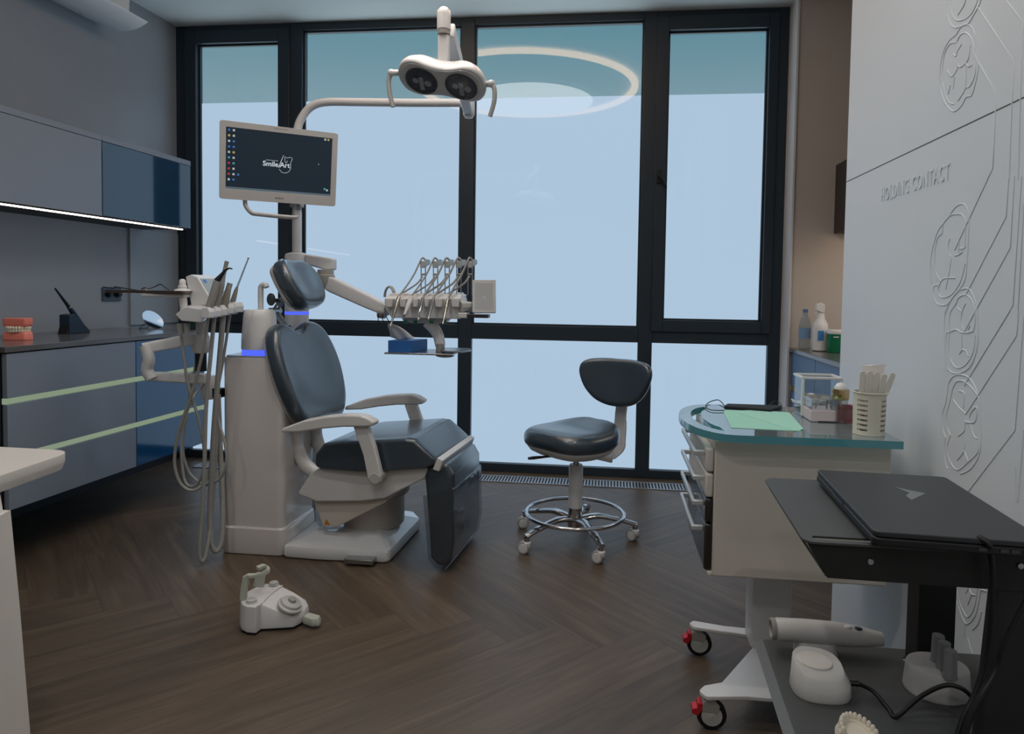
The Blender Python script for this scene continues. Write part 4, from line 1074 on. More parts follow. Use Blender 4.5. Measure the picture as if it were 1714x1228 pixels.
part('seat_pan', B().layers(os_, [(.3, .3, -.052), (.7, .7, -.040), (.86, .86, -.018), (.93, .93, .004), (.93, .93, .012)], Ms, saddle), SHELL, st, smooth=50)
# backrest: wide at the top, tapering down, gently wrapped
hb_ = [(0, -.120), (.06, -.114), (.118, -.09), (.164, -.044), (.19, .008), (.199, .052), (.188, .088), (.148, .110), (.07, .119), (0, .119)]
ob_ = [(x, y) for x, y in hb_]+[(-x, y) for x, y in hb_[-2:0:-1]]
ob_ = [(p.x, p.y) for p in sm([(x, y, 0) for x, y in ob_], 3, True)]
bc = at((1034, 640), Y=3.43)
Mbk = Matrix.Translation(bc-SC) @ Matrix.Rotation(-SA*.72, 4, 'Z') @ frame((0, 0, 0), (1, 0, 0), V((0, .10, 1))) 
def wrap(q): return V((q.x, q.y, q.z+1.1*q.x*q.x))
part('backrest', B().layers(ob_, pillow_layers(.055, .024, .4, .235, -.003), Mbk @ Matrix.Translation((0, 0, -.03)), wrap), LEATH, st, smooth=70)
part('backrest_shell', B().layers(ob_, [(.8, .8, -.012), (.92, .92, -.008), (.96, .96, .004)], Mbk @ Matrix.Translation((0, 0, -.03)), wrap), SHELL, st, smooth=60)
# upright between seat and backrest
up_ = [at(p, Y=yy)-SC for p, yy in (((1033, 672), 3.47), (1031, 700), ) ] if 0 else None
pp = [at((1044, 660), Y=3.475), at((1039, 692), Y=3.475), at((1038, 722), Y=3.47), at((1034, 750), Y=3.455), at((1018, 766), Y=3.43)]
pp = [p-SC for p in pp]
dirx = (Rz @ V((1, 0, 0)))
b = B(); b.rings([[p+dirx*(w_*sx)+(Rz @ V((0, 1, 0)))*(t_*sy) for sx, sy in ((-1, -1), (1, -1), (1, 1), (-1, 1))] for p, w_, t_ in zip(sm(pp, 4), [.033]*6+[.036]*5+[.040]*6, [.009]*17)])
part('back_upright', b, SHELL, st, bevel=.006)
b = B(); q0 = pp[-1]; b.tube([q0+V((.012, -.01, .0)), q0*.45+V((0, 0, .245)), V((-.02, 0, .43))], [.026, .03, .03], 10, flat=.5)
part('back_bracket', b, SHELL, st)
part('lift_lever', B().tube([V((-.06, -.02, .415)), at((915, 764), Y=3.16)-SC, at((893, 766), Y=3.12)-SC, at((884, 767), Y=3.11)-SC], [.005, .005, .008, .006], 10), BLK, st)
part('piston', B().cyl((-.0, 0, .35), (-.0, 0, .43), .0135, n=20), CHR, st)
part('gas_lift', B().lathe([(.0, .16), (.032, .16), (.034, .17), (.034, .365), (.03, .372), (.0, .372)], n=28, cap0=False, cap1=False), WHT2, st)
part('hub', B().lathe([(.0, .062), (.03, .062), (.036, .075), (.036, .12), (.032, .168), (.031, .185), (0, .185)], n=28, cap0=False, cap1=False), CHR, st)
ring = [V((.235*math.cos(2*PI*k/64), .235*math.sin(2*PI*k/64), .135)) for k in range(64)]
fr_ = part('foot_ring', B().tube(ring, .0095, 12, closed=True), CHR, st, smooth=80)
def castor(parent, pos, ang, r=.026, w=.036, plate=.0):
    Mc = Matrix.Translation(pos) @ Matrix.Rotation(ang, 4, 'Z')
    c = part('castor', B().lathe([(.0, r*2+.001), (.012, r*2+.001), (.020, r*2-.004), (.022, r*1.35), (.018, r*.95), (0, r*.9)], n=18, cap0=False, cap1=False, M=Mc), WHT2, parent)
    for s in (-1, 1):
        part('wheel', B().lathe([(r*.5, 0), (r*.93, .001), (r, .004), (r, .014), (r*.93, .0165), (r*.78, .0170)], n=24, M=Mc @ Matrix.Translation((-.012, s*.0025, r)) @ Matrix.Rotation(-s*PI/2, 4, 'X')), GRYP, c)
        part('hub_cap', B().lathe([(r*.76, .0171), (r*.70, .0188), (r*.3, .0195)], n=24, M=Mc @ Matrix.Translation((-.012, s*.0025, r)) @ Matrix.Rotation(-s*PI/2, 4, 'X')), WHT2, c)
    return c
for k in range(5):
    a = math.radians(-138+72*k+2); u = V((math.cos(a), math.sin(a), 0))
    pts = sm([u*.028+V((0, 0, .108)), u*.11+V((0, 0, .121)), u*.21+V((0, 0, .104)), u*.275+V((0, 0, .087)), u*.298+V((0, 0, .079))], 5)
    part('star_leg', B().tube(pts, [.023]*6+[.0205]*6+[.018]*9, 14, flat=.62, upv=u.cross(V((0, 0, 1)))), CHR, st, smooth=70)
    pe = u*.292
    part('spacer', B().cyl(pe+V((0, 0, .0585)), pe+V((0, 0, .075)), .013, n=14), CHR, st)
    castor(st, pe, math.radians((-12, -22, -30, 20, 12)[k]), r=.0285)

# ================================================================ FOOT PEDAL
def FP(x, y, z): return at((x, y), Z=z)
fc = FP(455, 1040, 0)
ft = thing('foot_control', 'white foot control pedal with grey buttons and hooped handle on the floor', 'foot pedal', (fc.x, fc.y+.05, 0))
OUT = [(403, 1004, .1), (408, 993, .1), (437, 977, .1), (465, 975, .1), (472, 981, .096), (493, 992, .078), (511, 1003, .056), (515, 1011, .051), (506, 1023, .047), (490, 1031, .047), (462, 1021, .072), (437, 1011, .096), (429, 1015, .1), (415, 1014, .1), (406, 1010, .1)]
tp_ = [FP(*p) for p in OUT]; cc_ = sum(tp_, V())/len(tp_)
b = B()
def ringz(z, s_): return [V((cc_.x+(p.x-cc_.x)*s_, cc_.y+(p.y-cc_.y)*s_, z if z is not None else p.z)) for p in tp_]
R_ = [ringz(.008, 1.03), ringz(.014, 1.045), ringz(.03, 1.04), [q.lerp(p, .0)-V((0, 0, .004)) for p, q in zip(tp_, ringz(None, 1.015))], ringz(None, .985)]
b.rings(R_, cap1=False)
b.bm.verts.ensure_lookup_table(); n_ = len(b.bm.verts); L_ = len(tp_); tv = b.bm.verts[n_-L_:n_]
b.bm.faces.new([tv[i] for i in (4, 5, 6, 7, 8, 9, 10, 11)]); b.bm.faces.new([tv[i] for i in (0, 1, 2, 3, 4, 11, 12, 13, 14)])
part('body', b, mat('pedal_white', (206, 205, 205), .35, var=.02), ft, True, bevel=.004, smooth=30)
part('rubber_base', B().rings([ringz(.0003, 1.02), ringz(.0079, 1.03)]), CABLE, ft, True, label='black rubber base')
# raised lip between the two levels
g0, g1 = tp_[11], tp_[4]
part('ridge', B().tube(sm([g0+V((0, 0, .001)), g0.lerp(g1, .45)+V((-.004, 0, .003)), g1+V((0, 0, .002))], 5), .0035, 8), MATS['pedal_white'], ft, True)
for x, y, r_ in ((421, 1005, .0165), (458, 976, .0155)):
    p = FP(x, y, .104)
    part('button', B().lathe([(r_*1.2, .0995), (r_*1.2, .103), (r_, .1035), (r_, .1085), (r_*.88, .110)], (p.x, p.y, 0), 24), LGRY, ft, True)
u1, u2 = (tp_[6]-tp_[4]), (tp_[9]-tp_[11])
ux1 = (u1+u2).normalized(); nz1 = ux1.cross((tp_[4]-tp_[11]).normalized()).normalized()
if nz1.z < 0: nz1 = -nz1
dc = FP(485, 1013, .074)
MT = Matrix((ux1, nz1.cross(ux1), nz1)).transposed().to_4x4(); MT.translation = dc
part('dial', B().lathe([(.044, -.003), (.044, .004), (.037, .008), (.035, .016), (.028, .020)], n=36, M=MT), LGRY, ft, True)
part('dial_button', B().lathe([(.0145, .0202), (.014, .028), (.012, .030)], n=24, M=MT), GRYP, ft, True)
bc_ = FP(450, 996, .098); Mb_ = MT.copy(); Mb_.translation = g0.lerp(g1, .55)+ux1*.022+V((0, 0, .0))
part('badge', B().box(-.012, .012, -.008, .008, -.006, .0012, Mb_), mat('badge_grey', (90, 98, 112), .4, var=0), ft, True)
M_HOOP = mat('sage_grey_plastic', (176, 180, 168), .4, var=.02)
l0 = FP(407, 1003, .1); l1 = at((413, 963), Y=l0.y+.004)
i0 = FP(433, 981, .1); i1 = at((437, 958), Y=i0.y)
hz_ = l1.z
hp_ = [l1, at((425, 963), Y=l0.y+.008), at((440, 960), Y=(l0.y+i0.y)/2), FP(449, 954, hz_+.004), FP(448, 949, hz_+.005), FP(442, 946.5, hz_+.005), FP(431, 951, hz_+.004)]
part('handle_hoop', B().tube(sm(hp_, 6), .0155, 4, flat=.35, upv=(0, 0, 1)) if 0 else B().rings([[p+o_ for o_ in (V((-.0, -.010, -.005)), V((.0, -.010, .005)), V((.0, .010, .005)), V((-.0, .010, -.005)))] for p in sm(hp_[:3], 6)]+[[p+o_ for o_ in (V((.009, -.006, -.005)), V((.009, -.006, .005)), V((-.009, .006, .005)), V((-.009, .006, -.005)))] for p in sm(hp_[2:], 6)[1:]]), M_HOOP, ft, True, bevel=.002)
part('handle_post', B().rings([[V((p.x+sx*w_, p.y+sy*.009, p.z)) for sx, sy in ((-1, -1), (1, -1), (1, 1), (-1, 1))] for p, w_ in ((l0, .010), (l0.lerp(l1, .5)+V((-.002, 0, 0)), .010), (l1, .010))]), M_HOOP, ft, True, bevel=.002)
part('handle_post', B().rings([[V((p.x+sx*w_, p.y+sy*.007, p.z)) for sx, sy in ((-1, -1), (1, -1), (1, 1), (-1, 1))] for p, w_ in ((i0, .019), (i1, .017))]), M_HOOP, ft, True, bevel=.002)
t0_, t1_, t2_, t3_ = FP(513, 1033, .03), FP(516, 1026, .035), FP(537, 1033, .03), FP(535, 1041, .02)
o_ = rp([(t0_.x-.012, t0_.y-.008), (t1_.x-.008, t1_.y+.01), (t2_.x, t2_.y+.004), (t3_.x+.004, t3_.y-.01), (t3_.x-.02, t3_.y-.018)], .01)
part('toe_lever', B().layers(o_, [(.9, .9, .010), (1, 1, .013), (1, 1, .026), (.85, .85, .036)]), M_HOOP, ft, True)

# ================================================================ DRAWER TROLLEY
TX0, TX1, TY0, TY1, TB, TT = .292, .742, 1.87, 2.28, .437, .808
GZ = .835
tr = thing('drawer_trolley', 'warm white drawer trolley with thick glass top, castors and red brakes', 'trolley', (.52, 2.08, 0))
M_TR = mat('warm_white_trolley', (204, 197, 187), .42, var=.015)
part('body', B().box(TX0, TX1, TY0, TY1, TB, TT), M_TR, tr, True, bevel=.004)
b = B(); b.box(TX0-.012, TX0+.001, TY0+.001, TY1-.001, TB, TB+.012); b.box(TX0-.018, TX0-.0, TY1-.012, TY1-.001, TB, TT-.02)
part('front_lip', b, M_TR, tr, True, bevel=.003)
M_DRK = mat('smoked_brown_front', (42, 38, 34), .22, coat=.3, var=.03)
for i, (z0, z1, mt) in enumerate(((.719, .785, M_TR), (.650, .716, M_TR), (.581, .647, M_DRK), (.450, .578, M_DRK))):
    d_ = part('drawer', B().box(TX0-.021, TX0-.0005, TY0+.004, TY1-.013, z0, z1), mt, tr, True, bevel=.007, label=None if i < 2 else 'smoked brown drawer front')
    hz = z0+.045 if i < 3 else .545
    if i == 3: hz = .556
    h = B(); xa, xb = TX0-.021, TX0-.052
    o = rp([(xa, 1.90), (xb, 1.90), (xb, 2.22), (xa, 2.22), (xa, 2.206), (xb+.009, 2.206), (xb+.009, 1.914), (xa, 1.914)], [0, .006, .006, 0, 0, .004, .004, 0])
    h.prism(o, hz-.006, hz+.007)
    h2 = part('pull_handle', h, mat('satin_aluminium', (200, 204, 206), .3, metal=.5, var=.02), d_, True, bevel=.002)
# glass top with grab slot
def arc(cx, cy, rx, ry, a0, a1, n=14): return [(cx+rx*math.cos(math.radians(a0+(a1-a0)*k/n)), cy+ry*math.sin(math.radians(a0+(a1-a0)*k/n))) for k in range(n+1)]
outer = [(.748, 1.815), (.748, 2.31)]+arc(.335, 2.0625, .118, .2475, 90, 270)
slot = arc(.335, 2.0625, .083, .20, 103, 257)+arc(.325, 2.0625, .042, .15, 250, 110)
gl_ = fill_b([outer, slot], TT+.007, GZ)
gm = glassy('sea_green_glass', (214, 236, 236), 1.6, .30, (188, 208, 212), .03)
gt_ = part('glass_top', gl_, gm, tr, True)
gt_.data.materials.append(mat('glass_edge_teal', (84, 148, 158), .12, coat=.5, var=.05))
for f in gt_.data.polygons:
    if abs(f.normal.z) < .5: f.material_index = 1
b = B()
for x in (.36, .70):
    for y in (1.92, 2.22): b.cyl((x, y, TT), (x, y, TT+.0068), .014, n=14)
part('glass_stud', b, STEEL, tr, True)
part('column', B().prism(rp([(.462, 2.15), (.58, 2.15), (.58, 2.26), (.462, 2.26)], .012), .105, TB), WHT2, tr, True)
LEGS = [[(.288, 2.285), (.302, 2.262), (.40, 2.245), (.525, 2.225), (.525, 2.275), (.40, 2.285), (.302, 2.308)],
        [(.270, 1.895), (.288, 1.868), (.40, 1.885), (.525, 1.885), (.525, 2.224), (.47, 2.16), (.34, 1.945), (.288, 1.922)]]
CPOS = [(.318, 2.285), (.301, 1.895), (.74, 2.285), (.74, 1.895)]
RED = mat('red_brake', (176, 30, 38), .4, var=.03)
for k, (x, y) in enumerate(CPOS):
    lo_ = LEGS[k % 2] if k < 2 else [(1.051-q_[0], q_[1]) for q_ in LEGS[k % 2]]
    part('base_leg', B().prism(rp(lo_, .013), .092, .104), WHT2, tr, True, bevel=.003)
    c = part('castor', B().lathe([(.0, .0915), (.016, .0915), (.018, .085), (.014, .08), (0, .08)], (x, y, 0), 18, cap0=False, cap1=False), LGRY, tr, True)
    part('fork', B().prism(rp([(-.026, .052), (.02, .045), (.026, .07), (.006, .088), (-.02, .082)], .008), -.014, .014, frame((x, y, 0), (1, 0, 0), (0, 0, 1))), GRYP, c, True, bevel=.003)
    part('tyre', B().lathe([(.028, -.0115), (.037, -.0115), (.0405, -.008), (.0405, .008), (.037, .0115), (.028, .0115)], n=32, M=frame((x+.004, y, .0408), (1, 0, 0), (0, 0, 1))), CABLE, c, True)
    part('wheel_disc', B().lathe([(.0282, -.0125), (.029, -.005), (.029, .005), (.0282, .0125), (.012, .0135), (.0, .0155)], n=32, M=frame((x+.004, y, .0408), (1, 0, 0), (0, 0, 1)), cap1=False), LGRY, c, True)
    if k < 2:
        b = B(); b.prism(rp([(-.050, .046), (-.034, .040), (-.022, .058), (-.022, .075), (-.034, .078), (-.036, .064), (-.05, .060)], .003), -.016, .016, frame((x, y, 0), (1, 0, 0), (0, 0, 1)))
        part('brake_tab', b, RED, c, True, bevel=.002, label='red brake tab')

# things on the glass top ----------------------------------------------------
def G(x, y, z=GZ): return at((x, y), Z=z)
def sheet(pts, z0, z1): return B().prism([(G(x, y).x, G(x, y).y) for x, y in pts], z0, z1)
ms = thing('face_mask', 'black disposable face mask folded flat with ear loops on the glass top', 'face mask', G(1262, 686))
part('fabric', B().prism(rp([(G(1211, 684).x, G(1211, 684).y), (G(1290, 690).x, G(1290, 690).y), (G(1306, 686).x, G(1306, 686).y), (G(1300, 677).x, 2.28), (G(1213, 676).x, 2.28)], .006), GZ+.0005, GZ+.010), mat('black_mask_fabric', (30, 34, 40), .8, var=.06), ms, True, bevel=.005)
for lp in (((1212, 680), (1202, 673), (1187, 675), (1181, 682), (1190, 688), (1212, 689)), ((1284, 683), (1296, 675), (1306, 677), (1308, 683), (1296, 688))):
    P_ = [G(x, y)+V((0, 0, .004)) for x, y in lp]; P_[1].z += .004
    part('ear_loop', B().tube(sm(P_, 5), .0016, 6), CABLE, ms, True)
M_MINT = mat('mint_paper', (150, 204, 184), .7, var=.02)
solo('paper_sheet', sheet([(1209, 686), (1262, 688), (1318, 693), (1341, 722), (1224, 716)], GZ+.0004, GZ+.0012), M_MINT, 'mint green tray paper lying flat on the glass top before the mask', 'paper', G(1275, 705), group='mint tray papers')
solo('paper_sheet', sheet([(1225, 688), (1268, 687), (1321, 691), (1345, 719), (1330, 722)], GZ+.0014, GZ+.0020), mat('mint_paper_light', (156, 208, 190), .7, var=.02), 'upper sheet of mint green paper shifted towards the bur box', 'paper', G(1300, 702), group='mint tray papers')
# bur box with clear lid
q0, q1 = G(1357, 706), G(1408, 709); bw = q1.x-q0.x
bb = thing('bur_box', 'small pinkish white bur box with clear lid on the glass top', 'box', (q0.x+bw/2, q0.y+.05, GZ))
M_PNK = mat('pinkish_white_plastic', (204, 190, 192), .4, var=.02)
part('tray', B().box(q0.x, q1.x, q0.y, q0.y+.094, GZ+.001, GZ+.035), M_PNK, bb, True, bevel=.003)
lid = B(); x0, x1, y0, y1, z1 = q0.x+.0005, q1.x-.0005, q0.y+.0005, q0.y+.0935, GZ+.066
for args in ((x0, x0+.002, y0, y1), (x1-.002, x1, y0, y1), (x0+.002, x1-.002, y0, y0+.002), (x0+.002, x1-.002, y1-.002, y1)): lid.box(*args, GZ+.0352, z1)
lid.box(x0, x1, y0, y1, z1, z1+.002)
part('lid', lid, CLEAR, bb, True, label='clear lid')
part('foot', B().box(q0.x+.02, q1.x-.002, q0.y-.0005, q0.y+.002, GZ+.0005, GZ+.0035), BLK, bb, True)
k_ = 0
for x, y, hgt, r_ in ((.012, .03, .018, .0014), (.018, .05, .016, .0014), (.024, .03, .02, .0016), (.034, .045, .019, .0014), (.058, .02, .024, .0022), (.068, .04, .025, .0022), (.076, .02, .026, .0026), (.084, .05, .024, .0026)):
    x *= bw/.098
    s_ = solo('dental_bur', B().tube([(q0.x+x, q0.y+y, GZ+.0353), (q0.x+x, q0.y+y, GZ+.0353+hgt*.6), (q0.x+x, q0.y+y, GZ+.0353+hgt)], [r_*.7, r_*.7, r_], 10), STEEL if k_ > 3 else GRYP, 'tiny metal dental bur standing in the clear-lidded bur box', 'dental bur', (q0.x+x, q0.y+y, GZ+.0353), group='burs in the bur box'); k_ += 1
# cotton dispenser: acrylic box with white rim
d0, d1 = at((1338, 668), Y=2.16), at((1402, 668), Y=2.16)
zt_ = at((1337, 632), Y=2.16).z
dx0, dx1, dy0, dy1 = d0.x, d1.x, 2.13, 2.22
cdp = thing('cotton_dispenser', 'clear acrylic dispenser with white rim holding cotton behind the bur box', 'dispenser', ((dx0+dx1)/2, 2.175, GZ))
b = B()
for args in ((dx0, dx0+.003, dy0, dy1), (dx1-.003, dx1, dy0, dy1), (dx0+.003, dx1-.003, dy1-.003, dy1)): b.box(*args, GZ+.001, zt_)
b.box(dx0, dx1, dy0, dy1, GZ+.0005, GZ+.004)
part('clear_walls', b, CLEAR, cdp, True, label='clear acrylic walls')
b = B()
for args in ((dx0-.004, dx1+.004, dy0-.004, dy0+.004), (dx0-.004, dx1+.004, dy1-.004, dy1+.004), (dx0-.004, dx0+.004, dy0+.004, dy1-.004), (dx1-.004, dx1+.004, dy0+.004, dy1-.004)): b.box(*args, zt_, zt_+.008)
b.box(dx0-.003, dx0+.005, dy0-.004, dy0+.004, GZ+.004, zt_); b.box(dx1-.005, dx1+.003, dy0-.004, dy0+.004, GZ+.004, zt_)
part('white_rim', b, WHT, cdp, True, bevel=.002)
b = B(); rnd = random.Random(2)
for k in range(16): b.ell((rnd.uniform(dx0+.02, dx1-.02), rnd.uniform(dy0+.02, dy1-.018), GZ+.016+.038*rnd.random()), (.015, .012, .011), 10, 7)
o = solo('cotton', b, mat('cotton', (214, 208, 202), .9, var=.03), 'loose white cotton filling the clear dispenser', 'cotton', ((dx0+dx1)/2, 2.175, GZ+.005)); o['kind'] = 'stuff'
# cotton tuft
p = G(1335, 681)
b = B(); b.ell((p.x+.004, p.y, GZ+.011), (.015, .012, .0105), 12, 8); b.tube([(p.x, p.y, GZ+.012), (p.x-.014, p.y, GZ+.018), (p.x-.020, p.y+.003, GZ+.026)], [.007, .005, .002], 8); b.ell((p.x+.016, p.y+.006, GZ+.012), (.010, .010, .0105), 12, 8)
solo('cotton_tuft', b, MATS['cotton'], 'small white cotton tuft on the glass beside the clear dispenser', 'cotton', (p.x, p.y, GZ), smooth=70)
# jar with gold band
p = at((1407, 655), Y=2.06)
jz = at((1407, 668), Y=2.06).z
jr = thing('cotton_jar', 'gold-banded jar with white ball top behind the bur box', 'jar', (p.x, 2.06, GZ))
part('glass_base', B().lathe([(.020, .001), (.021, .004), (.021, jz-GZ-.0005)], n=28), glassy('jar_glass', (225, 228, 228), 1.2, .15), jr)
part('gold_band', B().lathe([(.0225, jz-GZ), (.024, jz-GZ+.004), (.024, jz-GZ+.026), (.0225, jz-GZ+.03)], n=28), mat('gold', (200, 176, 130), .18, metal=1, var=.03), jr)
part('ball_top', B().lathe([(.018, jz-GZ+.0302), (.017, jz-GZ+.037), (.010, jz-GZ+.046), (.0, jz-GZ+.049)], n=24, cap1=False), WHT, jr, smooth=70)
# red tape roll in a pink clear case
p = at((1412, 709), Z=GZ)+V((.012, -.0, 0))
tp = thing('tape_roll', 'red tape roll standing in a pink clear case behind the white cup', 'tape', (p.x, p.y, GZ))
part('red_roll', B().lathe([(.014, -.008), (.026, -.008), (.026, .008), (.014, .008), (.014, -.008)], n=36, M=frame((.002, .012, .0275), (1, 0, 0), (0, 0, 1)), cap0=False, cap1=False), mat('crimson', (150, 44, 54), .4, var=.03), tp)
part('core', B().cyl((.002, .0045, .0275), (.002, .0195, .0275), .0135, n=28), LGRY, tp)
b = B(); a_ = .029
for args in ((-a_, -a_+.0015, .001, .024, .001, .056), (a_-.0015, a_, .001, .024, .001, .056), (-a_+.0015, a_-.0015, .001, .0022, .001, .056), (-a_+.0015, a_-.0015, .0022, .024, .0005, .0012)): b.box(*args)
part('case', b, glassy('pink_clear', (232, 206, 208), 1.0, .1, (214, 170, 174)), tp, label='pink clear case')
# slotted cup
p = at((1463, 731), Z=GZ); q = at((1484, 722), Z=GZ)
cr = .0405; cpos = V((p.x, p.y+cr*.97, GZ)); ch = .110
cup = thing('slotted_cup', 'cream plastic slotted cup of spatulas at the front right glass corner', 'cup', cpos)
M_CUP = mat('cream_plastic', (208, 204, 188), .4, var=.02)
def cup_wall():
    b = B(); n = 72; zs = [0.0015, .006]
    z = .0125
    rows = []
    for k in range(7): rows.append((.0125+k*.0128, .0125+k*.0128+.0055))
    lv = [0.0015]+[v for r_ in rows for v in r_]+[ch]
    def slot(j, i):
        a = (360*j/n) % 360
        inrow = any(abs(lv[i]-r0) < 1e-6 for r0, r1 in rows)
        return inrow and (a % 90) > 22 and (a % 90) < 62
    for rad in (0, 1):
        pass
    bm = b.bm; ro = lambda z: cr*(.95+.05*z/ch)
    V_ = {}
    for i, z in enumerate(lv):
        for j in range(n):
            for s in (0, 1):
                r = ro(z)-(.0018 if s else 0); a = 2*PI*j/n
                V_[i, j, s] = bm.verts.new((r*math.cos(a), r*math.sin(a), z))
    solid = lambda i, j: 0 <= i < len(lv)-1 and not slot(j % n, i)
    for i in range(len(lv)-1):
        for j in range(n):
            k = (j+1) % n
            if not solid(i, j): continue
            bm.faces.new([V_[i, j, 0], V_[i, k, 0], V_[i+1, k, 0], V_[i+1, j, 0]])
            bm.faces.new([V_[i, k, 1], V_[i, j, 1], V_[i+1, j, 1], V_[i+1, k, 1]])
            if not solid(i, j-1): bm.faces.new([V_[i, j, 0], V_[i+1, j, 0], V_[i+1, j, 1], V_[i, j, 1]])
            if not solid(i, j+1): bm.faces.new([V_[i, k, 0], V_[i, k, 1], V_[i+1, k, 1], V_[i+1, k, 0]])
            if not solid(i-1, j): bm.faces.new([V_[i, j, 0], V_[i, j, 1], V_[i, k, 1], V_[i, k, 0]])
            if not solid(i+1, j): bm.faces.new([V_[i+1, j, 0], V_[i+1, k, 0], V_[i+1, k, 1], V_[i+1, j, 1]])
    return b
part('wall', cup_wall(), M_CUP, cup)
part('rim', B().lathe([(cr-.0018, ch+.0001), (cr+.002, ch+.0001), (cr+.0025, ch+.002), (cr-.0018, ch+.003), (cr-.0018, ch+.0001)], n=48, cap0=False, cap1=False), M_CUP, cup)
part('base', B().lathe([(cr*.97, .0005), (cr*.98, .0014), (0, .0014)], n=48, cap1=False), M_CUP, cup)
SP = [((1441, 678), (1444, 628)), ((1452, 678), (1456, 628)), ((1460, 680), (1468, 632)), ((1469, 680), (1481, 634)), ((1476, 680), (1495, 631))]
SL = ['leftmost white spatula in the slotted cup, almost upright', 'second white spatula from the left in the slotted cup', 'middle white spatula of the five in the slotted cup', 'second white spatula from the right in the slotted cup', 'rightmost white spatula in the slotted cup, leaning furthest']
for i, (a, c) in enumerate(SP):
    yy = cpos.y-.018+.004*i
    p0, p1 = at(a, Y=yy), at(c, Y=yy)
    d = (p1-p0); L_ = d.length+.085; dn = d.normalized()
    foot_ = p1-dn*L_; foot_.z = max(foot_.z, GZ+.004)
    M_ = frame(foot_, V((dn.z, .25, -dn.x)), dn)
    o = rp([(-.003, 0), (.003, 0), (.0042, L_*.35), (.0082, L_*.78), (.0078, L_), (-.0078, L_), (-.0082, L_*.78), (-.0042, L_*.35)], [.002]*4+[.007, .007]+[.002]*2)
    solo('spatula', B().prism(o, -.0012, .0012, M_), mat('ivory_plastic', (214, 211, 200), .4, var=.02), SL[i], 'spatula', p0, group='spatulas in the cup')
q0, q1 = at((1450, 640), Y=cpos.y+.012), at((1496, 640), Y=cpos.y+.022); zt_ = at((1470, 612), Y=cpos.y+.015).z
pk = thing('packet', 'crumpled white paper packet standing behind the spatulas in the cup', 'packet', (cpos.x+.005, cpos.y+.016, GZ+.06))
b = B(); L_ = []
for k, z in enumerate((GZ+.012, GZ+.09, GZ+.13, zt_-.02, zt_-.008, zt_)):
    w_ = (.024, .026, q1.x-q0.x-.012 and .027, .0275, .029, .031)[k]; t_ = (.002, .006, .008, .006, .002, .001)[k]
    cx_ = cpos.x+.004+(.002*k); L_.append([(cx_+w_*sx, cpos.y+.014+t_*sy+(.003 if sx > 0 else 0), z+(.004 if sx > 0 and k > 3 else 0)) for sx, sy in ((-1, -1), (-.3, -1.5), (.4, -1.2), (1, -1), (1, 1), (-1, 1))])
b.rings(L_); part('pouch', b, mat('packet_paper', (218, 212, 206), .6, var=.05, scale=40), pk, True, smooth=25)
for a, c in ((.0, .45), (.52, .95)): part('window', B().box(cpos.x-.012+a*.034, cpos.x-.012+c*.034, cpos.y+.003, cpos.y+.0042, zt_-.046, zt_-.022), mat('packet_window', (196, 186, 178), .3, var=.05), pk, True)
# ================================================================ SCANNER CART
KZ = .80
ct = thing('scanner_cart', 'dark grey two-tier metal scanner cart in the right foreground', 'cart', (.57, 1.3, 0))
M_CT = mat('dark_grey_powder_coat', (70, 72, 72), .5, var=.03, bump=.05, bscale=500)
M_CT2 = mat('black_powder_coat', (26, 27, 26), .55, var=.03)
t0, t1 = at((1281, 799), Z=KZ), at((1352, 906), Z=KZ)
fx0 = t1.x
top = rp([(t0.x-.004, t0.y), (.69, t0.y), (.69, t1.y), (t1.x-.006, t1.y)], [.03, .02, .02, .022], 6)
s0_, s1_ = at((1364, 903), Z=KZ), at((1470, 906), Z=KZ)
sl = rp([(s0_.x, t1.y+.013), (s1_.x+.12, t1.y+.013), (s1_.x+.12, t1.y+.030), (s0_.x, t1.y+.030)], .005)
part('top_plate', fill_b([top, sl], KZ-.004, KZ), M_CT, ct, True, bevel=.001)
# bent-down side flange, tapering, and front apron
q0, q1, q2 = at((1383, 966), Y=t1.y+.002), at((1352, 908), Y=t1.y+.002), at((1284, 806), Y=t0.y-.03)
b = B(); pl_ = [V((t1.x-.005, t1.y+.02, KZ-.0045)), V((q0.x, t1.y+.006, q0.z)), V((q0.x-.004, t1.y+.06, q0.z+.012)), V((t0.x-.002, t0.y-.05, KZ-.012)), V((t0.x-.004, t0.y-.03, KZ-.0045))]
b.rings([pl_, [p+V((.003, 0, 0)) for p in pl_]])
part('side_flange', b, M_CT, ct, True)
a0 = at((1384, 912), Y=t1.y+.004); a1 = at((1396, 968), Y=t1.y+.004); 
b = B(); b.prism([(t1.x+.001, KZ-.0045), (.69, KZ-.0045), (.69, a1.z-.003), (q0.x+.003, a1.z)], -(t1.y+.010), -(t1.y+.005), XZ)
part('front_apron', b, M_CT2, ct, True)
for px_, py_ in ((1457, 940), (1708, 947)):
    p = at((px_, py_), Y=t1.y+.004); part('screw', B().cyl((p.x, t1.y+.0048, p.z), (p.x, t1.y+.002, p.z), .005, n=16), STEEL, ct, True, bevel=.001)
SZ = .46
h0, h1 = at((1262, 1068), Z=SZ), at((1312, 1228), Z=SZ)
pb0, pb1 = at((1538, 980), Y=1.42), at((1600, 980), Y=1.42)
part('rear_post', B().box(pb0.x, pb1.x, 1.415, 1.47, .05, KZ-.0045), M_CT2, ct, True, bevel=.002)
r0, r1 = at((1673, 975), Y=t1.y+.0105), at((1641, 1226), Y=1.10)
b = B(); b.rings([[(x, y, z), (.69, y, z), (.69, y+.03, z), (x, y+.03, z)] for x, y, z in ((r1.x-.02, 1.09, .05), (r1.x, 1.10, SZ), (r0.x, t1.y+.0105, a1.z), (r0.x, t1.y+.0105, KZ-.006))])
part('front_post', b, M_CT2, ct, True)
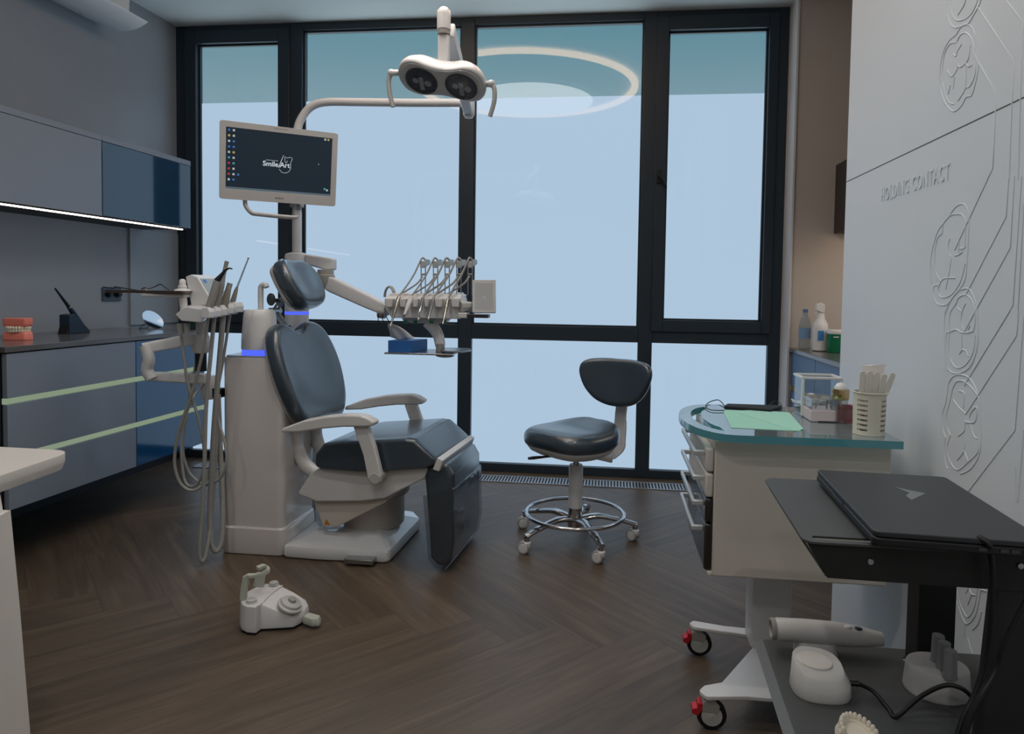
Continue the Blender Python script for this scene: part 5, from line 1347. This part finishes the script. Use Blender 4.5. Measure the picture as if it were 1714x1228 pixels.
sh = rp([(h0.x+.018, h0.y), (.79, h0.y), (.79, .95), (h1.x-.01+.018, .95)], [.01, .01, .01, .01])
hole = [(at((1522, 1105), Z=SZ).x+.012*math.cos(2*PI*k/20), at((1522, 1105), Z=SZ).y+.014*math.sin(2*PI*k/20)) for k in range(20)]
part('shelf', fill_b([sh, hole], SZ-.003, SZ), M_CT, ct, True)
b = B(); b.rings([[V((x, y, z)) for x, z in ((x0, SZ-.008), (x0+.018, SZ-.001), (x0+.019, SZ-.003), (x0+.001, SZ-.011))] for x0, y in ((h0.x, h0.y), (h1.x-.01, .95))])
part('shelf_edge', b, mat('grey_powder_coat_edge', (84, 86, 86), .5, var=.02), ct, True)
for y in (1.0, 1.47):
    part('foot_bar', B().box(.32, .79, y-.025, y+.025, .06, .09), M_CT2, ct, True, bevel=.004)
b = B().box(.60, .66, 1.0, 1.47, .06, .09); part('base_beam', b, M_CT2, ct, True, bevel=.004)
for x in (.36, .76):
    for y in (1.0, 1.47):
        part('castor', B().cyl((x-.012, y, .03), (x+.012, y, .03), .0295, n=24), CABLE, ct, True, bevel=.003)

# laptop --------------------------------------------------------------
LZ = KZ+.030
l0, l1, l2 = at((1366, 785), Z=LZ), at((1463, 889), Z=LZ), at((1586, 783), Z=LZ)
ux = V((l2.x-l0.x, l2.y-l0.y, 0)); uy = V((l1.x-l0.x, l1.y-l0.y, 0))
lap = thing('laptop', 'closed black laptop with faint angular logo on the cart top', 'laptop', (l0+ux*.5+uy*.5)-V((0, 0, LZ-KZ)))
ux = ux.normalized()*.252; ln = uy.length; ux_ = ux-uy.normalized()*ux.dot(uy.normalized()); ux_ = ux_.normalized()*.252
M_LAP = mat('graphite_laptop', (44, 46, 49), .42, spec=.5, var=.02)
def lp_(a, c, z): p = l0+ux_*a+uy*c; return V((p.x, p.y, z))
def slab(a0, a1, c0, c1, z0, z1, r=.012):
    o = rp([lp_(a0, c0, 0).xy, lp_(a1, c0, 0).xy, lp_(a1, c1, 0).xy, lp_(a0, c1, 0).xy], r)
    return B().prism(o, z0, z1)
part('base', slab(.0, 1.0, 0, 1, KZ+.0065, LZ-.010), mat('graphite_laptop_base', (24, 25, 28), .45, var=.02), lap, True, bevel=.003)
part('lid', slab(.004, 1.0, .002, .998, LZ-.0085, LZ), M_LAP, lap, True, bevel=.0018)
part('lid_gap', slab(.012, .98, .01, .99, LZ-.0099, LZ-.0086), CABLE, lap, True)
part('finger_notch', slab(-.004, .003, .36, .54, LZ-.0135, LZ-.009, .0005), mat('dark_steel', (70, 84, 98), .3, metal=.6, var=0), lap, True)
for a in (.08, .9):
    for c in (.08, .92): part('rubber_foot', slab(a-.03, a+.03, c-.02, c+.02, KZ+.0005, KZ+.0064, .002), CABLE, lap, True)
lg_ = [(1497, 815), (1550, 826), (1526, 837), (1516, 830), (1522, 825)]
g_ = [at(p, Z=LZ) for p in lg_]
part('lid_logo', B().prism([(p.x, p.y) for p in g_], LZ+.0001, LZ+.0006), mat('logo_grey', (104, 110, 112), .35, var=0), lap, True, label='pale grey angular logo')
for c_ in (.62, .74, .80, .87):
    w_ = .05 if c_ > .7 else .03
    p = l0+ux_*c_+uy*1.0
    part('port', B().bx((p.x, p.y-.0006, KZ+.014), (.012, .001, .005)), mat('port_metal', (78, 78, 80), .3, metal=.6, var=0), lap, True)

# things on the lower shelf ---------------------------------------------------
def H(x, y, z=SZ): return at((x, y), Z=z)
M_SCN = mat('scanner_white', (192, 191, 189), .38, var=.015)
p = H(1372, 1104)
wd_y = p.y+.03
cr_ = thing('scanner_cradle', 'white cradle block under the scanner wand on the cart shelf', 'cradle', (p.x, wd_y, SZ))
hw = (at((1406, 1095), Z=SZ).x-at((1336, 1095), Z=SZ).x)/2
o = rp([(-hw*.98, -.026), (hw*.98, -.026), (hw*.98, .026), (-hw*.98, .026)], .022)
wz = at((1385, 1058), Y=wd_y).z; wr = .0215
part('block', B().layers(o, [(1, 1, .0005), (1, 1, .004), (.9, .92, wz-SZ-wr+.004)]), M_SCN, cr_, smooth=40)
w0, w1 = at((1291, 1056), Y=wd_y), at((1478, 1066), Y=wd_y)
wnd = thing('scanner_wand', 'white handheld scanner wand lying across its cradle', 'scanner', ((w0.x+w1.x)/2, wd_y, wz))
L_ = w1.x-w0.x; pts = []; rr = []
for f, r_, dz in ((.035, .0205, .0), (.05, .0225, 0), (.3, .0235, 0), (.55, .0235, -.001), (.7, .0225, -.003), (.85, .0185, -.005), (.96, .0145, -.006), (.995, .0135, -.006), (1, .010, -.006)):
    pts.append(w0.lerp(w1, f)+V((0, 0, wz-(w0.z+(w1.z-w0.z)*f)+dz))); rr.append(r_)
part('body', B().tube(pts, rr, 28), M_SCN, wnd, True, smooth=50)
e0_ = pts[0]
part('tip_mouth', B().lathe([(.0215, 0), (.0215, .008), (.019, .0095), (.0165, .0095), (.0155, .004)], n=28, M=frame(e0_+V((.0005, 0, 0)), V((0, 1, 0)), V((0, 0, 1))) @ Matrix.Rotation(0, 4, 'Z') if 0 else Matrix.Translation(e0_) @ Matrix.Rotation(-PI/2, 4, 'Y')), GRYP, wnd, True)
part('window', B().cyl(e0_+V((-.0045, 0, 0)), e0_+V((-.0035, 0, 0)), .0152, n=24), mat('scanner_window', (70, 76, 82), .1, var=0), wnd, True)
for f, r_, mt in ((.675, .0065, WHT), (.765, .006, mat('dark_blue_button', (40, 52, 76), .25, var=0))):
    c_ = w0.lerp(w1, f); k = .0228 if f < .7 else .0208
    part('button', B().ell((c_.x, wd_y-.006, wz+k-.0055), (r_*1.5, r_, .0035), 16, 8), mt, wnd, True)
# charging dock
a, c = H(1328, 1160), H(1423, 1160)
p = H(1384, 1179); hw = (c.x-a.x)/2
dk = thing('charging_dock', 'round white charging dock with sloped oval top at the cart shelf middle', 'dock', (p.x, p.y+.042, SZ))
o = [(hw*math.cos(2*PI*k/48)*(1+.0), .042*math.sin(2*PI*k/48)) for k in range(48)]
o = [(math.copysign(abs(math.cos(t))**.75, math.cos(t))*hw, math.copysign(abs(math.sin(t))**.8, math.sin(t))*.044) for t in (2*PI*k/48 for k in range(48))]
def dkz(x, y): return .052+.26*(y+.0)-.08*x
b = B(); b.rings([[(x*.96, y*.96, .0005) for x, y in o], [(x, y, .006) for x, y in o], [(x*.97, y*.97, .026) for x, y in o], [(x*.86-.003, y*.86+.004, dkz(x, y)-.003) for x, y in o], [(x*.82-.003, y*.82+.004, dkz(x, y)) for x, y in o]])
part('body', b, M_SCN, dk, smooth=45)
pad_ = [(-.020+.030*math.cos(t) if math.cos(t) > 0 else -.020+.030*math.cos(t), .006+.018*math.sin(t)) for t in (2*PI*k/32 for k in range(32))]
b = B(); b.rings([[(x*s+(1-s)*-.02, y*s+(1-s)*.006, dkz(x, y)+h) for x, y in [(px_*1.05+.012, py_*1.15) for px_, py_ in pad_]] for s, h in ((1, -.002), (1, .0012), (.95, .002))])
part('charge_pad', b, mat('scanner_pad', (206, 202, 196), .3, var=.01), dk, smooth=40)
# tip holder with three grey tips
a, c = H(1520, 1165), H(1623, 1165)
p = H(1588, 1181); hw = (c.x-a.x)/2
th_ = thing('tip_holder', 'oval white holder for scanner tips beside the dark rear post', 'holder', (p.x, p.y+.048, SZ))
b = B().lathe([(hw*.96, .0005), (hw, .005), (hw*.93, .048), (hw*.90, .051)], n=48); b.tf(Matrix.Diagonal((1, .050/hw, 1, 1)))
part('base', b, M_SCN, th_, smooth=50)
TIPL = ['rear grey scanner tip in the oval holder', 'middle grey scanner tip in the oval holder', 'front grey scanner tip in the oval holder']
for i, (x, y, yt) in enumerate(((1569, 1105, 1062), (1579, 1118, 1074), (1590, 1133, 1088))):
    q = at((x, y), Z=SZ+.0515); hh = at((x, yt), Y=q.y).z
    solo('scanner_tip', B().lathe([(.0125, SZ+.0513), (.0125, SZ+.054), (.0115, SZ+.056), (.0105, hh-.002), (.0098, hh)], (q.x, q.y, 0), 24), LGRY if i < 0 else mat('tip_grey', (140, 140, 142), .4, var=.02), TIPL[i], 'scanner tip', (q.x, q.y, SZ+.0513), group='scanner tips')
# plaster cast of a jaw
p = H(1430, 1238)
cast = thing('plaster_cast', 'cream plaster jaw cast at the bottom edge of the cart shelf', 'dental model', (p.x, p.y, SZ))
M_PLA = mat('cream_plaster', (214, 206, 190), .6, var=.05, scale=60)
o = rp([(-.030, -.035), (.034, -.035), (.030, .0), (.018, .026), (-.016, .026), (-.031, .004)], .012)
part('base', B().layers(o, [(1, 1, .0005), (1, 1, .016), (.9, .9, .021)]), M_PLA, cast, smooth=45)
b = B()
for k in range(13):
    t_ = PI*(k/12); x, y = .0255*math.cos(t_), -.022+.043*math.sin(t_)
    b.ell((x, y, .026), (.0045, .0042, .010), 10, 8)
part('teeth', b, M_PLA, cast, smooth=60)
part('ridge', B().tube([(.0255*math.cos(PI*k/16), -.022+.043*math.sin(PI*k/16), .021) for k in range(17)], .0055, 8), M_PLA, cast, smooth=60)

# cables
def cab(name, pts, r, label):
    P_ = sm(pts, 7); return solo(name, B().tube(P_, r, 10), CABLE, label, 'cable', P_[0], smooth=80)
dkE = V((dk.location.x+.040, dk.location.y-.004, SZ+.022))
c1 = thing('dock_cable', 'black power cable plugged into the round white dock', 'cable', dkE)
part('plug', B().tube([dkE, dkE+V((.020, -.001, .001)), dkE+V((.026, -.001, .001))], [.005, .005, .006], 12), BLK, c1, True)
q = H(1500, 1203); 
P_ = sm([dkE+V((.026, -.001, .001)), H(1462, 1168)+V((0, 0, .012)), H(1488, 1192)+V((0, 0, .005)), q+V((0, 0, .0042)), at((1540, 1166), Y=q.y+.0), at((1580, 1147), Y=q.y-.01), at((1610, 1152), Y=q.y-.02), at((1630, 1172), Y=q.y-.02), H(1640, 1215)+V((0, 0, .012)), H(1650, 1250)+V((0, 0, .006))], 7)
part('cord', B().tube(P_, .0038, 10), CABLE, c1, True, smooth=80)
ly = l1.y-.008
pA = at((1645, 903), Y=ly)
c2 = thing('laptop_cable', 'black cable hanging from the laptop port down past the cart posts', 'cable', pA)
part('plug', B().tube([pA+V((-.004, .006, .002)), pA+V((.004, -.004, -.002)), pA+V((.008, -.008, -.008))], [.0045, .0055, .004], 12), CABLE, c2, True)
yC = t1.y-.018
P_ = sm([pA+V((.006, -.006, -.006)), at((1658, 925), Y=yC), at((1662, 960), Y=yC), at((1658, 1040), Y=yC), at((1650, 1100), Y=yC), at((1632, 1160), Y=yC-.01), at((1612, 1200), Y=yC-.02), at((1600, 1240), Y=yC-.03)], 7)
part('cord', B().tube(P_, .0042, 10), CABLE, c2, True, smooth=80)
cab('power_cable', [at((1730, 985), Y=yC-.02), at((1705, 1030), Y=yC-.02), at((1680, 1080), Y=yC-.02), at((1668, 1120), Y=yC-.02), at((1645, 1160), Y=yC-.03), at((1622, 1205), Y=yC-.035), at((1612, 1245), Y=yC-.04)], .0048, 'thick black power cable sweeping down the right edge beside the cart post')

# ================================================================ RECESS WITH BLUE COUNTER
RZ = .885
RX = at((1325, 580), Y=4.27).x
M_BLUEC = mat('blue_cabinet_front', (62, 96, 134), .4, var=.02)
cb = thing('recess_cabinet', 'blue base cabinet with dark top in the recess behind the wall panel', 'cabinet', (RX+.3, 3.5, 0))
part('carcass', B().box(RX+.02, 1.79, 2.72, 4.272, .08, RZ-.025), M_CARC, cb, True)
for y0, y1 in ((4.272-.48, 4.270), (4.272-.48*2, 4.272-.482), (4.272-.48*3, 4.272-.962)):
    part('door', B().box(RX, RX+.0195, y0+.0015, y1-.0015, .66, RZ-.027), M_BLUEC, cb, True, bevel=.0012)
    part('door', B().box(RX-.0, RX+.0195, y0+.0015, y1-.0015, .10, .625), M_BLUEC, cb, True, bevel=.0012)
part('grip_rail', B().box(RX+.006, RX+.0198, 2.83, 4.27, .627, .658), mat('brass_rail', (150, 132, 96), .4, metal=.6, var=.03), cb, True)
part('plinth', B().box(RX+.05, 1.78, 2.73, 4.27, 0.001, .0795), M_CARC, cb, True)
part('counter', B().box(RX-.012, 1.798, 2.71, 4.276, RZ-.0245, RZ), M_TOP, cb, True, bevel=.002)
uz0, uz1 = at((1398, 391), Y=4.27).z, at((1398, 276), Y=4.27).z
ux0 = at((1398, 330), Y=4.27).x
uc = thing('wall_cabinet', 'dark brown wall cabinet above the blue counter in the recess', 'wall cabinet', (1.6, 3.6, uz0))
M_BRN = mat('dark_brown_front', (52, 44, 40), .45, var=.03)
part('body', B().box(ux0, 1.795, 2.9, 4.277, uz0, uz1), M_BRN, uc, True, bevel=.002)
part('light_bar', B().box(ux0+.04, ux0+.075, 2.95, 4.2, uz0-.006, uz0-.0005), glow('under_cabinet_glow', (255, 226, 196), 6), uc, True, label='glowing light bar under the cabinet')
# bottles and tub on the counter
def RQ(x, y): return at((x, y), Z=RZ)
p = RQ(1347, 567); p.y = min(p.y, 4.19)
wb = thing('water_bottle', 'clear plastic water bottle with blue label on the recess counter', 'bottle', (at((1347, 560), Y=4.15).x, 4.15, RZ))
s_ = 4.15/1146*1.0
part('bottle', B().lathe([(.028, .001), (.033, .006), (.033, .05), (.031, .055), (.033, .06), (.033, .14), (.028, .168), (.014, .20), (.0125, .215)], n=28), glassy('pet_plastic', (222, 230, 234), 1.2, .12), wb)
part('label', B().lathe([(.0335, .066), (.0335, .125)], n=28, cap0=False, cap1=False), mat('bottle_label_blue', (116, 148, 184), .5, var=.08, scale=40), wb)
part('cap', B().lathe([(.015, .2155), (.015, .236), (.0, .237)], n=20, cap1=False), mat('cap_blue', (104, 124, 164), .4, var=0), wb)
sb = thing('spray_bottle', 'white trigger spray bottle with small blue label on the recess counter', 'spray bottle', (at((1373, 560), Y=4.06).x, 4.06, RZ))
part('bottle', B().lathe([(.036, .001), (.042, .006), (.042, .13), (.038, .155), (.022, .185), (.018, .215)], n=28), WHT, sb)
part('label', B().box(-.026, .006, -.0437, -.0427, .062, .118), mat('spray_label', (60, 130, 190), .45, var=.25, scale=60), sb)
part('trigger_head', B().prism(rp([(-.03, .232), (.006, .217), (.016, .217), (.018, .262), (.0, .275), (-.03, .268)], .008), -.014, .014, XZ), WHT, sb, bevel=.004)
part('trigger', B().tube(sm([(-.012, 0, .234), (-.026, 0, .214), (-.024, 0, .195)], 4), .005, 8), WHT2, sb)
gt = thing('wipes_tub', 'round green tub of wipes with white lid on the recess counter', 'tub', (at((1401, 560), Y=3.98).x, 3.98, RZ))
part('tub', B().lathe([(.048, .001), (.050, .005), (.050, .104)], n=36), mat('green_tub', (16, 112, 74), .35, var=.04), gt)
part('lid', B().lathe([(.052, .1045), (.053, .108), (.053, .124), (.05, .128), (0, .129)], n=36, cap1=False), WHT, gt)
part('tub_print', B().box(-.034, -.006, -.0512, -.0496, .086, .092), WHT, gt)

# ================================================================ ENGRAVED WALL PANEL
def PW(x, y): p = at((x, y), X=PX); p.x = PX+.0004; return p
M_GRV = mat('engraved_line', (176, 172, 164), .5, var=.0)
def z1_(x, y): return (1400+x/4.092, y/4.093)          # zoom frames used when tracing the grooves
def z2_(x, y): return (1400+x/3.8375, 300+y/3.8375)
def z3_(x, y): return (1480+x/3.8376, 520+y/3.8376)
def z4_(x, y): return (1560+x/4.584, 960+y/4.582)
grooves = []
def G_(fn, pts, closed=False, smooth=True, r=.0021):
    P_ = [PW(*fn(*p)) for p in pts]
    if smooth and len(P_) > 2: P_ = sm(P_, 4, closed)
    grooves.append((P_, closed, r))
# joint between the two sheets
sJ = [PW(1424, 301), PW(1760, 141)]
# stepped lines on the right
G_(z1_, [(1160, 0), (1278, 150), (1262, 660), (1246, 1228)], smooth=False)
G_(z1_, [(970, 50), (1218, 420), (1204, 700), (1184, 1228)], smooth=False)
G_(z1_, [(935, 350), (975, 430), (1096, 640), (1072, 1155), (1030, 1235)], smooth=False)
G_(z2_, [(972, 0), (848, 265), (760, 455)], smooth=False)
G_(z2_, [(1108, -20), (1092, 238), (832, 740)], smooth=False)
G_(z2_, [(1144, -20), (1118, 438), (905, 825), (820, 985)], smooth=False)
G_(z2_, [(1190, -20), (1135, 808), (880, 1228)], smooth=False)
G_(z2_, [(1205, 150), (1158, 1000), (1010, 1228)], smooth=False)
G_(z3_, [(808, 0), (545, 430), (515, 482)], smooth=False)
G_(z3_, [(865, 0), (852, 157), (605, 540), (525, 662)], smooth=False)
G_(z3_, [(897, 30), (842, 765), (585, 1100), (540, 1160)], smooth=False)
G_(z3_, [(897, 760), (860, 1228)], smooth=False)
G_(z3_, [(842, 1000), (848, 1228)], smooth=False)
# tooth outlines, outer and inner
G_(z1_, [(757, -40), (760, 80), (775, 150), (810, 188), (850, 180), (905, 158), (945, 95), (985, 20), (1000, -60)])
G_(z1_, [(778, -40), (785, 60), (810, 128), (850, 140), (900, 118), (940, 70), (968, 0)])
G_(z1_, [(885, 0), (872, 40), (833, 102)])
G_(z1_, [(820, 238), (850, 190), (885, 165), (925, 185), (950, 240), (958, 330), (972, 420), (968, 500), (945, 600), (925, 655), (890, 665), (860, 720), (815, 760), (775, 745), (735, 680), (710, 580), (712, 450), (740, 340), (775, 275)], True)
G_(z1_, [(828, 285), (850, 240), (885, 225), (920, 255), (940, 310), (950, 400), (955, 460), (945, 530), (915, 590), (888, 598)])
G_(z1_, [(820, 290), (780, 300), (745, 360), (728, 450), (725, 540), (745, 640), (772, 700), (805, 712)])
G_(z1_, [(858, 305), (830, 350), (820, 385), (800, 370)])
G_(z1_, [(918, 310), (908, 390), (888, 430), (850, 460), (835, 445), (832, 400)])
G_(z1_, [(888, 430), (886, 590), (860, 650), (832, 690)])
G_(z1_, [(760, 480), (790, 525), (825, 480), (834, 440)])
G_(z1_, [(810, 530), (800, 612)]); G_(z1_, [(783, 580), (765, 645)]); G_(z1_, [(930, 445), (905, 455), (890, 435)])
G_(z2_, [(720, 245), (760, 185), (800, 158), (835, 175), (852, 260), (848, 400), (838, 560), (825, 650), (780, 720), (730, 780), (700, 808), (650, 800), (625, 750), (625, 690), (655, 678)])
G_(z2_, [(720, 245), (660, 320), (630, 400), (608, 500), (604, 580), (612, 670)])
G_(z2_, [(682, 345), (690, 280), (730, 235), (780, 222), (815, 235), (830, 290), (828, 400), (825, 440), (792, 445)])
G_(z2_, [(682, 345), (650, 380), (634, 460), (632, 560), (650, 620), (672, 655)])
G_(z2_, [(672, 655), (700, 635), (765, 633)]); G_(z2_, [(672, 655), (655, 710), (665, 750), (700, 758), (750, 730), (800, 650), (828, 540)])
G_(z2_, [(730, 382), (718, 425), (725, 480), (738, 505), (722, 610), (702, 708)])
G_(z2_, [(810, 465), (785, 485), (760, 490)]); G_(z2_, [(790, 400), (785, 470)])
G_(z2_, [(790, 712), (850, 702), (885, 760), (905, 850), (908, 960), (905, 1060), (880, 1160), (830, 1228)])
G_(z2_, [(790, 712), (740, 770), (705, 850), (692, 920), (694, 1050), (705, 1228)])
G_(z2_, [(770, 800), (785, 760), (830, 742), (870, 775), (892, 850), (890, 930), (880, 970)])
G_(z2_, [(770, 800), (735, 850), (724, 920), (728, 970)])
G_(z2_, [(708, 985), (740, 975), (770, 965), (800, 982), (845, 985), (882, 972)])
G_(z2_, [(708, 985), (704, 1060), (718, 1228)])
G_(z2_, [(832, 795), (808, 850), (802, 920), (820, 970)]); G_(z2_, [(775, 825), (808, 850)]); G_(z2_, [(860, 938), (845, 965)])
G_(z2_, [(806, 1000), (806, 1090), (788, 1122)]); G_(z2_, [(806, 1095), (830, 1100), (848, 1138)])
G_(z2_, [(728, 985), (722, 1080), (735, 1160), (775, 1210), (830, 1190), (878, 1110), (892, 1000)])
G_(z3_, [(390, 0), (386, 200), (405, 350), (440, 398), (500, 395), (560, 350), (598, 240), (605, 120), (590, 0)])
G_(z3_, [(412, 470), (445, 420), (500, 412), (555, 440), (600, 530), (615, 640), (622, 850), (600, 950), (550, 1020), (490, 1048)])
G_(z3_, [(412, 470), (398, 580), (372, 670), (378, 760), (395, 815)]); G_(z3_, [(395, 815), (386, 900), (395, 980), (408, 1015)])
G_(z3_, [(440, 500), (465, 455), (510, 452), (560, 490), (605, 550)])
G_(z3_, [(440, 500), (420, 590), (400, 670), (405, 750), (428, 798)]); G_(z3_, [(428, 798), (405, 870), (420, 960), (470, 1022), (540, 970), (600, 910), (605, 850)])
G_(z3_, [(480, 515), (515, 532), (508, 625)]); G_(z3_, [(445, 570), (480, 620), (525, 662)])
G_(z3_, [(548, 685), (560, 650), (597, 618), (585, 710), (530, 715), (520, 700)])
G_(z3_, [(520, 715), (515, 770), (472, 805)]); G_(z3_, [(555, 730), (575, 800), (598, 822)])
G_(z3_, [(515, 800), (515, 895), (468, 958)]); G_(z3_, [(515, 898), (542, 970)])
G_(z4_, [(190, 120), (215, 230), (260, 320), (285, 325), (320, 270), (345, 160), (350, 60)])
G_(z4_, [(180, 175), (210, 270), (250, 370), (290, 375), (340, 300), (370, 160), (380, 125), (415, 135)])
G_(z4_, [(310, 60), (260, 145)]); G_(z4_, [(285, 110), (305, 155), (335, 165)]); G_(z4_, [(305, 155), (275, 235)]); G_(z4_, [(382, 285), (355, 380), (310, 430)])
G_(z4_, [(255, 380), (248, 480)]); G_(z4_, [(275, 495), (300, 580), (340, 735)]); G_(z4_, [(300, 672), (450, 560)], smooth=False); G_(z4_, [(435, 385), (440, 420), (425, 480)]); G_(z4_, [(480, 65), (515, 90)])
en = B()
for P_, cl_, r in grooves: en.tube(P_, r, 6, closed=cl_)
b = B(); dz = V((0, 0, .0013)); xo = V((.001, 0, 0))
J0, J1 = sJ; f_ = (PY-.0005-J0.y)/(J1.y-J0.y); J0 = J0+(J1-J0)*f_
b.rings([[J0-dz-xo, J0+dz-xo, J0+dz+xo, J0-dz+xo], [J1-dz-xo, J1+dz-xo, J1+dz+xo, J1-dz+xo]])
struct('panel_joint', b, mat('joint_shadow_gap', (70, 72, 74), .7, var=0), WR)
struct('panel_engraving', en, M_PANEL, WR, smooth=80)
tA, tB = PW(1476, 327), PW(1590, 289)
tw = abs(tA.y-tB.y); zc_ = (PW(1476, 327).z+PW(1590, 289).z)/2
tb = text_b('HOLDING CONTACT', .13, Matrix(), .0016, spacing=1.22)
xsn = [v.co.x for v in tb.bm.verts]; wv = max(xsn)-min(xsn); ysn = [v.co.y for v in tb.bm.verts]; hv = max(ysn)-min(ysn)
hgt_ = (PW(1476, 316).z-PW(1476, 338).z)
tb.tf(Matrix.Diagonal((tw/wv, hgt_/hv, 1, 1)))
tb.tf(frame((PX-.0005, (tA.y+tB.y)/2, zc_), (0, -1, 0), (0, 0, 1)))
struct('wall_lettering', tb, M_PANEL, WR)
# ================================================================ ROOM LAMPS
def spot(x, y, p, col=(1, .975, .945), r=.035):
    l = bpy.data.lights.new('downlight', 'SPOT'); l.energy = p; l.color = col; l.shadow_soft_size = r; l.spot_size = math.radians(150); l.spot_blend = .8
    o = link(bpy.data.objects.new('downlight', l)); o.location = (x, y, CEILZ-.03)
for x, y in ((-2.0, -1.6), (-.6, -1.6), (-2.0, .2), (-.6, .2), (-1.3, 1.6), (.3, 1.4), (.3, -.6)): spot(x, y, 25)
l = bpy.data.lights.new('under_cabinet_lamp', 'AREA'); l.shape = 'RECTANGLE'; l.size = .3; l.size_y = 1.2; l.energy = 3; l.color = (1, .92, .85)
o = link(bpy.data.objects.new('under_cabinet_lamp', l)); o.location = (1.6, 3.4, 1.49)
